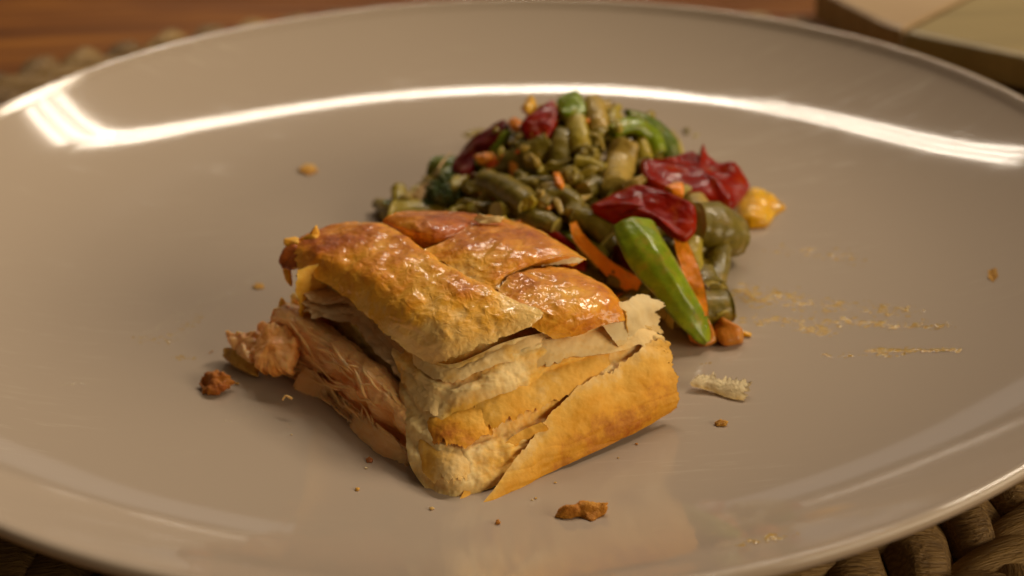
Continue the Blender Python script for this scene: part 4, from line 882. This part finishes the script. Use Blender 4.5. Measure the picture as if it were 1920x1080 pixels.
# shreds tangled over and between the beans
cnt = 0
for k in range(300):
    if cnt >= 46: break
    px = R_.uniform(790, 1320); py = R_.uniform(205, 440)
    if not (py > 188 + abs(px - 1090) * 0.30): continue
    if 1090 < px < 1410 and 262 < py: continue
    c = PH(px, py, R_.uniform(0.0, 0.14)); a = R_.uniform(0, 6.28); L = R_.uniform(0.25, 0.62); d = np.array([math.cos(a), math.sin(a), R_.uniform(-.4, .4)]) * L
    P = np.array([c - d, c - d * 0.3 + 0.12 * R_.randn(3) * L, c + d * 0.4 + 0.12 * R_.randn(3) * L, c + d])
    for q in P: q[2] = max(0.1, min(q[2], float(hull(np.array(q[0]), np.array(q[1]))) + 0.12))
    r = R_.uniform(0.05, 0.11); V, F = tube(P, [r * .5, r, r, r * .4], 10, 22, 0.45, k, 0.03); V[:, 2] = np.maximum(V[:, 2], 0.01)
    mt = R_.choice(['bean_light', 'broccy', 'bean_tan', 'brown', 'orange', 'green', 'onion', 'bean'], p=[.22, .16, .16, .08, .08, .08, .08, .14])
    o = mk('vegetable_shred', V, F, MAT[mt]); tag(o, 'thin %s vegetable shred tangled %s' % (LOOK[mt], where(c[0], c[1])), 'vegetable', 'thin %s shreds %s' % (LOOK[mt], where(c[0], c[1]))); cnt += 1

# ================================================================ CRUMBS AND SMEARS ON THE PLATE
CG_ = 'loose flakes and crumbs'
def crumb(pts, label, mat='crumb', tn=0.5, thick=0.12, seed=1, bulge=0.06, disp=0.08, rag=0.12, name='pastry_crumb', cat='crumb', dsc=4):
    b = PZ(pts[0][0], pts[0][1], 0.05); hb = rest_z(b[0], b[1]); b = PZ(pts[0][0], pts[0][1], hb); hb = rest_z(b[0], b[1])
    P = [PZ(p[0], p[1], p[2] + hb) for p in pts]; V, F = slab(P, thick, bulge, disp, seed, 10, 64, rag=rag, smooth_out=False, dsc=dsc)
    V[:, 2] = np.maximum(V[:, 2], wall(np.hypot(V[:, 0], V[:, 1])) + 0.004); o = mk(name, V, F, MAT[mat], tone=np.clip(tn + 2.5 * (0.3 * fbm(V, 3, seed, 2)) * 0.3, 0, 1)); tag(o, label, cat, CG_); return o
crumb([(370, 715, .12), (380, 695, .28), (405, 690, .32), (430, 702, .25), (446, 716, .12), (425, 732, .12), (400, 744, .04), (374, 738, .04)], 'brown crust crumb on the plate left of the salmon', tn=0.75, thick=0.12, seed=3, bulge=0.05, disp=0.11, rag=0.2)
crumb([(1035, 972, .03), (1040, 950, .12), (1070, 948, .15), (1090, 935, .25), (1120, 940, .22), (1148, 942, .2), (1138, 965, .08), (1110, 982, .03), (1085, 968, .06), (1062, 975, .03)], 'reddish brown crust crumb on the plate in front of the pastry', tn=0.6, thick=0.13, seed=8, bulge=0.04, rag=0.16)
crumb([(1338, 792, .04), (1350, 785, .1), (1366, 790, .08), (1362, 800, .02), (1344, 800, .02)], 'tiny golden crumb on the plate below the pale curled flake', tn=0.4, thick=0.07, seed=12, bulge=0.03, disp=0.03)
crumb([(556, 320, .04), (570, 308, .1), (590, 308, .1), (597, 320, .04), (578, 328, .02)], 'blurred golden crumb on the empty plate left of the heap', tn=0.2, thick=0.06, seed=14, bulge=0.03, disp=0.03)
crumb([(472, 538, .02), (480, 531, .05), (494, 532, .05), (496, 540, .02), (482, 543, .01)], 'tiny yellow crumb on the plate left of the pastry top', tn=0.3, thick=0.04, seed=16, bulge=0.01, disp=0.02)
_b = PZ(1350, 745, 0.0); hb = rest_z(_b[0], _b[1])
G = np.array([[PZ(x, y, z + hb) for x, y, z in r] for r in ([(1290, 722, .14), (1330, 733, .07), (1370, 747, .04), (1402, 753, .03)], [(1296, 711, .20), (1335, 716, .18), (1374, 727, .16), (1408, 736, .12)],
              [(1308, 702, .20), (1345, 694, .24), (1380, 702, .26), (1414, 714, .24)])])
o = sheet('pastry_flake', G, MAT['flake'], None, 60, 160, 0.02, 0.02, 2.0, 0.006, 8, (0.02, 0.36, 0.04, 0.10), 12, 521, lambda S, T, X, D: np.clip(0.4 - 1.2 * S + 0.1 * vn(X, 8, 3), 0, 1),
          wr=lambda S, T, X: 0.030 * S * n1(T, 5, 12) + 0.008 * S * n1(T, 6, 30))
tag(o, 'pale fan shaped translucent pastry flake on the plate right of the pastry', 'flake', CG_)
crumb([(685, 860, .04), (692, 855, .06), (700, 860, .04), (698, 868, .01), (688, 868, .01)], 'tiny dark crumb in the shadow in front of the cut side', tn=1.0, thick=0.05, seed=25, bulge=0.01, disp=0.01)
crumb([(1852, 506, .02), (1868, 504, .03), (1872, 522, .02), (1862, 532, .01), (1852, 522, .01)], 'dried greenish speck alone on the far right of the plate', 'flake', 1.0, 0.02, 27, 0.0, 0.01, 0.1, 'sauce_speck', 'speck', 3)

R_ = np.random.RandomState(77)
for k in range(18):
    t = R_.rand(); side = R_.randint(3)
    px, py = [(470 + 380 * t, 740 + 230 * t), (900 + 360 * t, 985 - 200 * t), (380 + 90 * t, 640 + 80 * t)][side]
    px += 28 * R_.randn(); py += 16 * abs(R_.randn()) + 4
    c = PZ(px, py, 0.0); c = PZ(px, py, rest_z(c[0], c[1])); r = 0.018 + 0.05 * R_.rand() ** 2.5
    P = IV * (1 + 0.5 * fbm(IV, 1.3, 950 + k, 3))[:, None] * np.array([1, R_.uniform(.5, 1), 0.4]) * r; V = P + np.array([c[0], c[1], 0]); V[:, 2] += rest_z(c[0], c[1]) - V[:, 2].min() + 0.002
    o = mk('pastry_crumb', V, IF, MAT['crumb' if R_.rand() < .7 else 'flake'], tone=np.full(len(V), R_.uniform(0, .8)))
    tag(o, 'minute crumb on the plate ' + ('in front of the cut side', 'in front of the golden flap', 'left of the salmon')[side], 'crumb', 'minute crumbs ' + ('in front of the cut side', 'in front of the golden flap', 'left of the salmon')[side])
def oil_mat():
    m = M('oily_sauce'); m.col(m.ramp(m.noise(900, 2), [(0.3, (0.55, 0.30, 0.015)), (0.7, (0.66, 0.42, 0.06))]))
    m.setv(Roughness=0.12, Alpha=0.75, Coat_Weight=0.6); return m.m
om = oil_mat(); om2 = M('clear_grease'); om2.b.inputs['Base Color'].default_value = (0.74, 0.62, 0.44, 1); om2.setv(Roughness=0.15, Alpha=0.6); om2 = om2.m
def droplets(streaks, mat, label, name, seed, rmin=0.012, rmax=0.060):
    R_ = np.random.RandomState(seed); V = []; F = []; off = 0; k = 8; a = np.linspace(0, 2 * np.pi, k, endpoint=False)
    for (x0, y0, x1, y1, sp, num) in streaks:
        for q in range(num):
            t = R_.rand(); x = x0 + (x1 - x0) * t + sp * 0.8 * R_.randn(); y = y0 + (y1 - y0) * t + sp * 0.45 * R_.randn()
            if (380 < x < 1300 and 560 < y < 960) and mat is om: continue
            c = PZ(x, y, 0.0); c = PZ(x, y, rest_z(c[0], c[1])); c = PZ(x, y, rest_z(c[0], c[1])); c[2] = rest_z(c[0], c[1]) + 0.001; r = rmin + (rmax - rmin) * R_.rand() ** 3.5; el = R_.uniform(1, 2.2); h = r * 0.28
            nx, ny = math.cos(0.2), math.sin(0.2)
            ring = np.stack([c[0] + r * el * np.cos(a) * (1 + .2 * R_.randn(k)), c[1] + r * np.sin(a) * (1 + .2 * R_.randn(k)), 0 * a + c[2]], -1)
            ring2 = ring * 1.0; ring2[:, :2] = c[:2] + (ring[:, :2] - c[:2]) * 0.6; ring2[:, 2] += h * 0.8
            V += [ring, ring2, (c + [0, 0, h])[None]]
            for j in range(k):
                p = (j + 1) % k; F.append([off + j, off + p, off + k + p, off + k + j]); F.append([off + k + j, off + k + p, off + 2 * k])
            off += 2 * k + 1
    o = mk(name, np.concatenate(V), F, mat); tag(o, label, 'sauce', None, 'stuff'); return o
droplets([(1400, 600, 1780, 612, 10, 260), (1360, 560, 1720, 585, 14, 240), (1630, 658, 1800, 656, 4, 200), (1500, 618, 1560, 622, 10, 90), (1380, 540, 1500, 560, 16, 120), (1540, 668, 1700, 664, 6, 40), (1440, 470, 1620, 486, 16, 60), (1320, 682, 1330, 682, 4, 6),
          (1380, 1035, 1500, 1020, 8, 30)],
         om, 'yellow oily droplets smeared over the plate right of the vegetables', 'sauce_droplets', 31)
droplets([(300, 640, 400, 580, 8, 90), (250, 635, 330, 640, 8, 40), (325, 670, 370, 672, 5, 30)], om, 'yellow oily droplets smeared over the plate left of the pastry', 'sauce_droplets', 32, 0.008, 0.026)
droplets([(250, 640, 420, 545, 9, 200), (320, 645, 520, 500, 9, 220), (420, 560, 540, 480, 8, 120), (110, 720, 190, 715, 4, 50), (440, 740, 560, 800, 30, 60), (430, 790, 500, 760, 10, 40)], om2, 'pale greasy streak droplets on the plate left of the pastry', 'grease_droplets', 33, 0.006, 0.022)
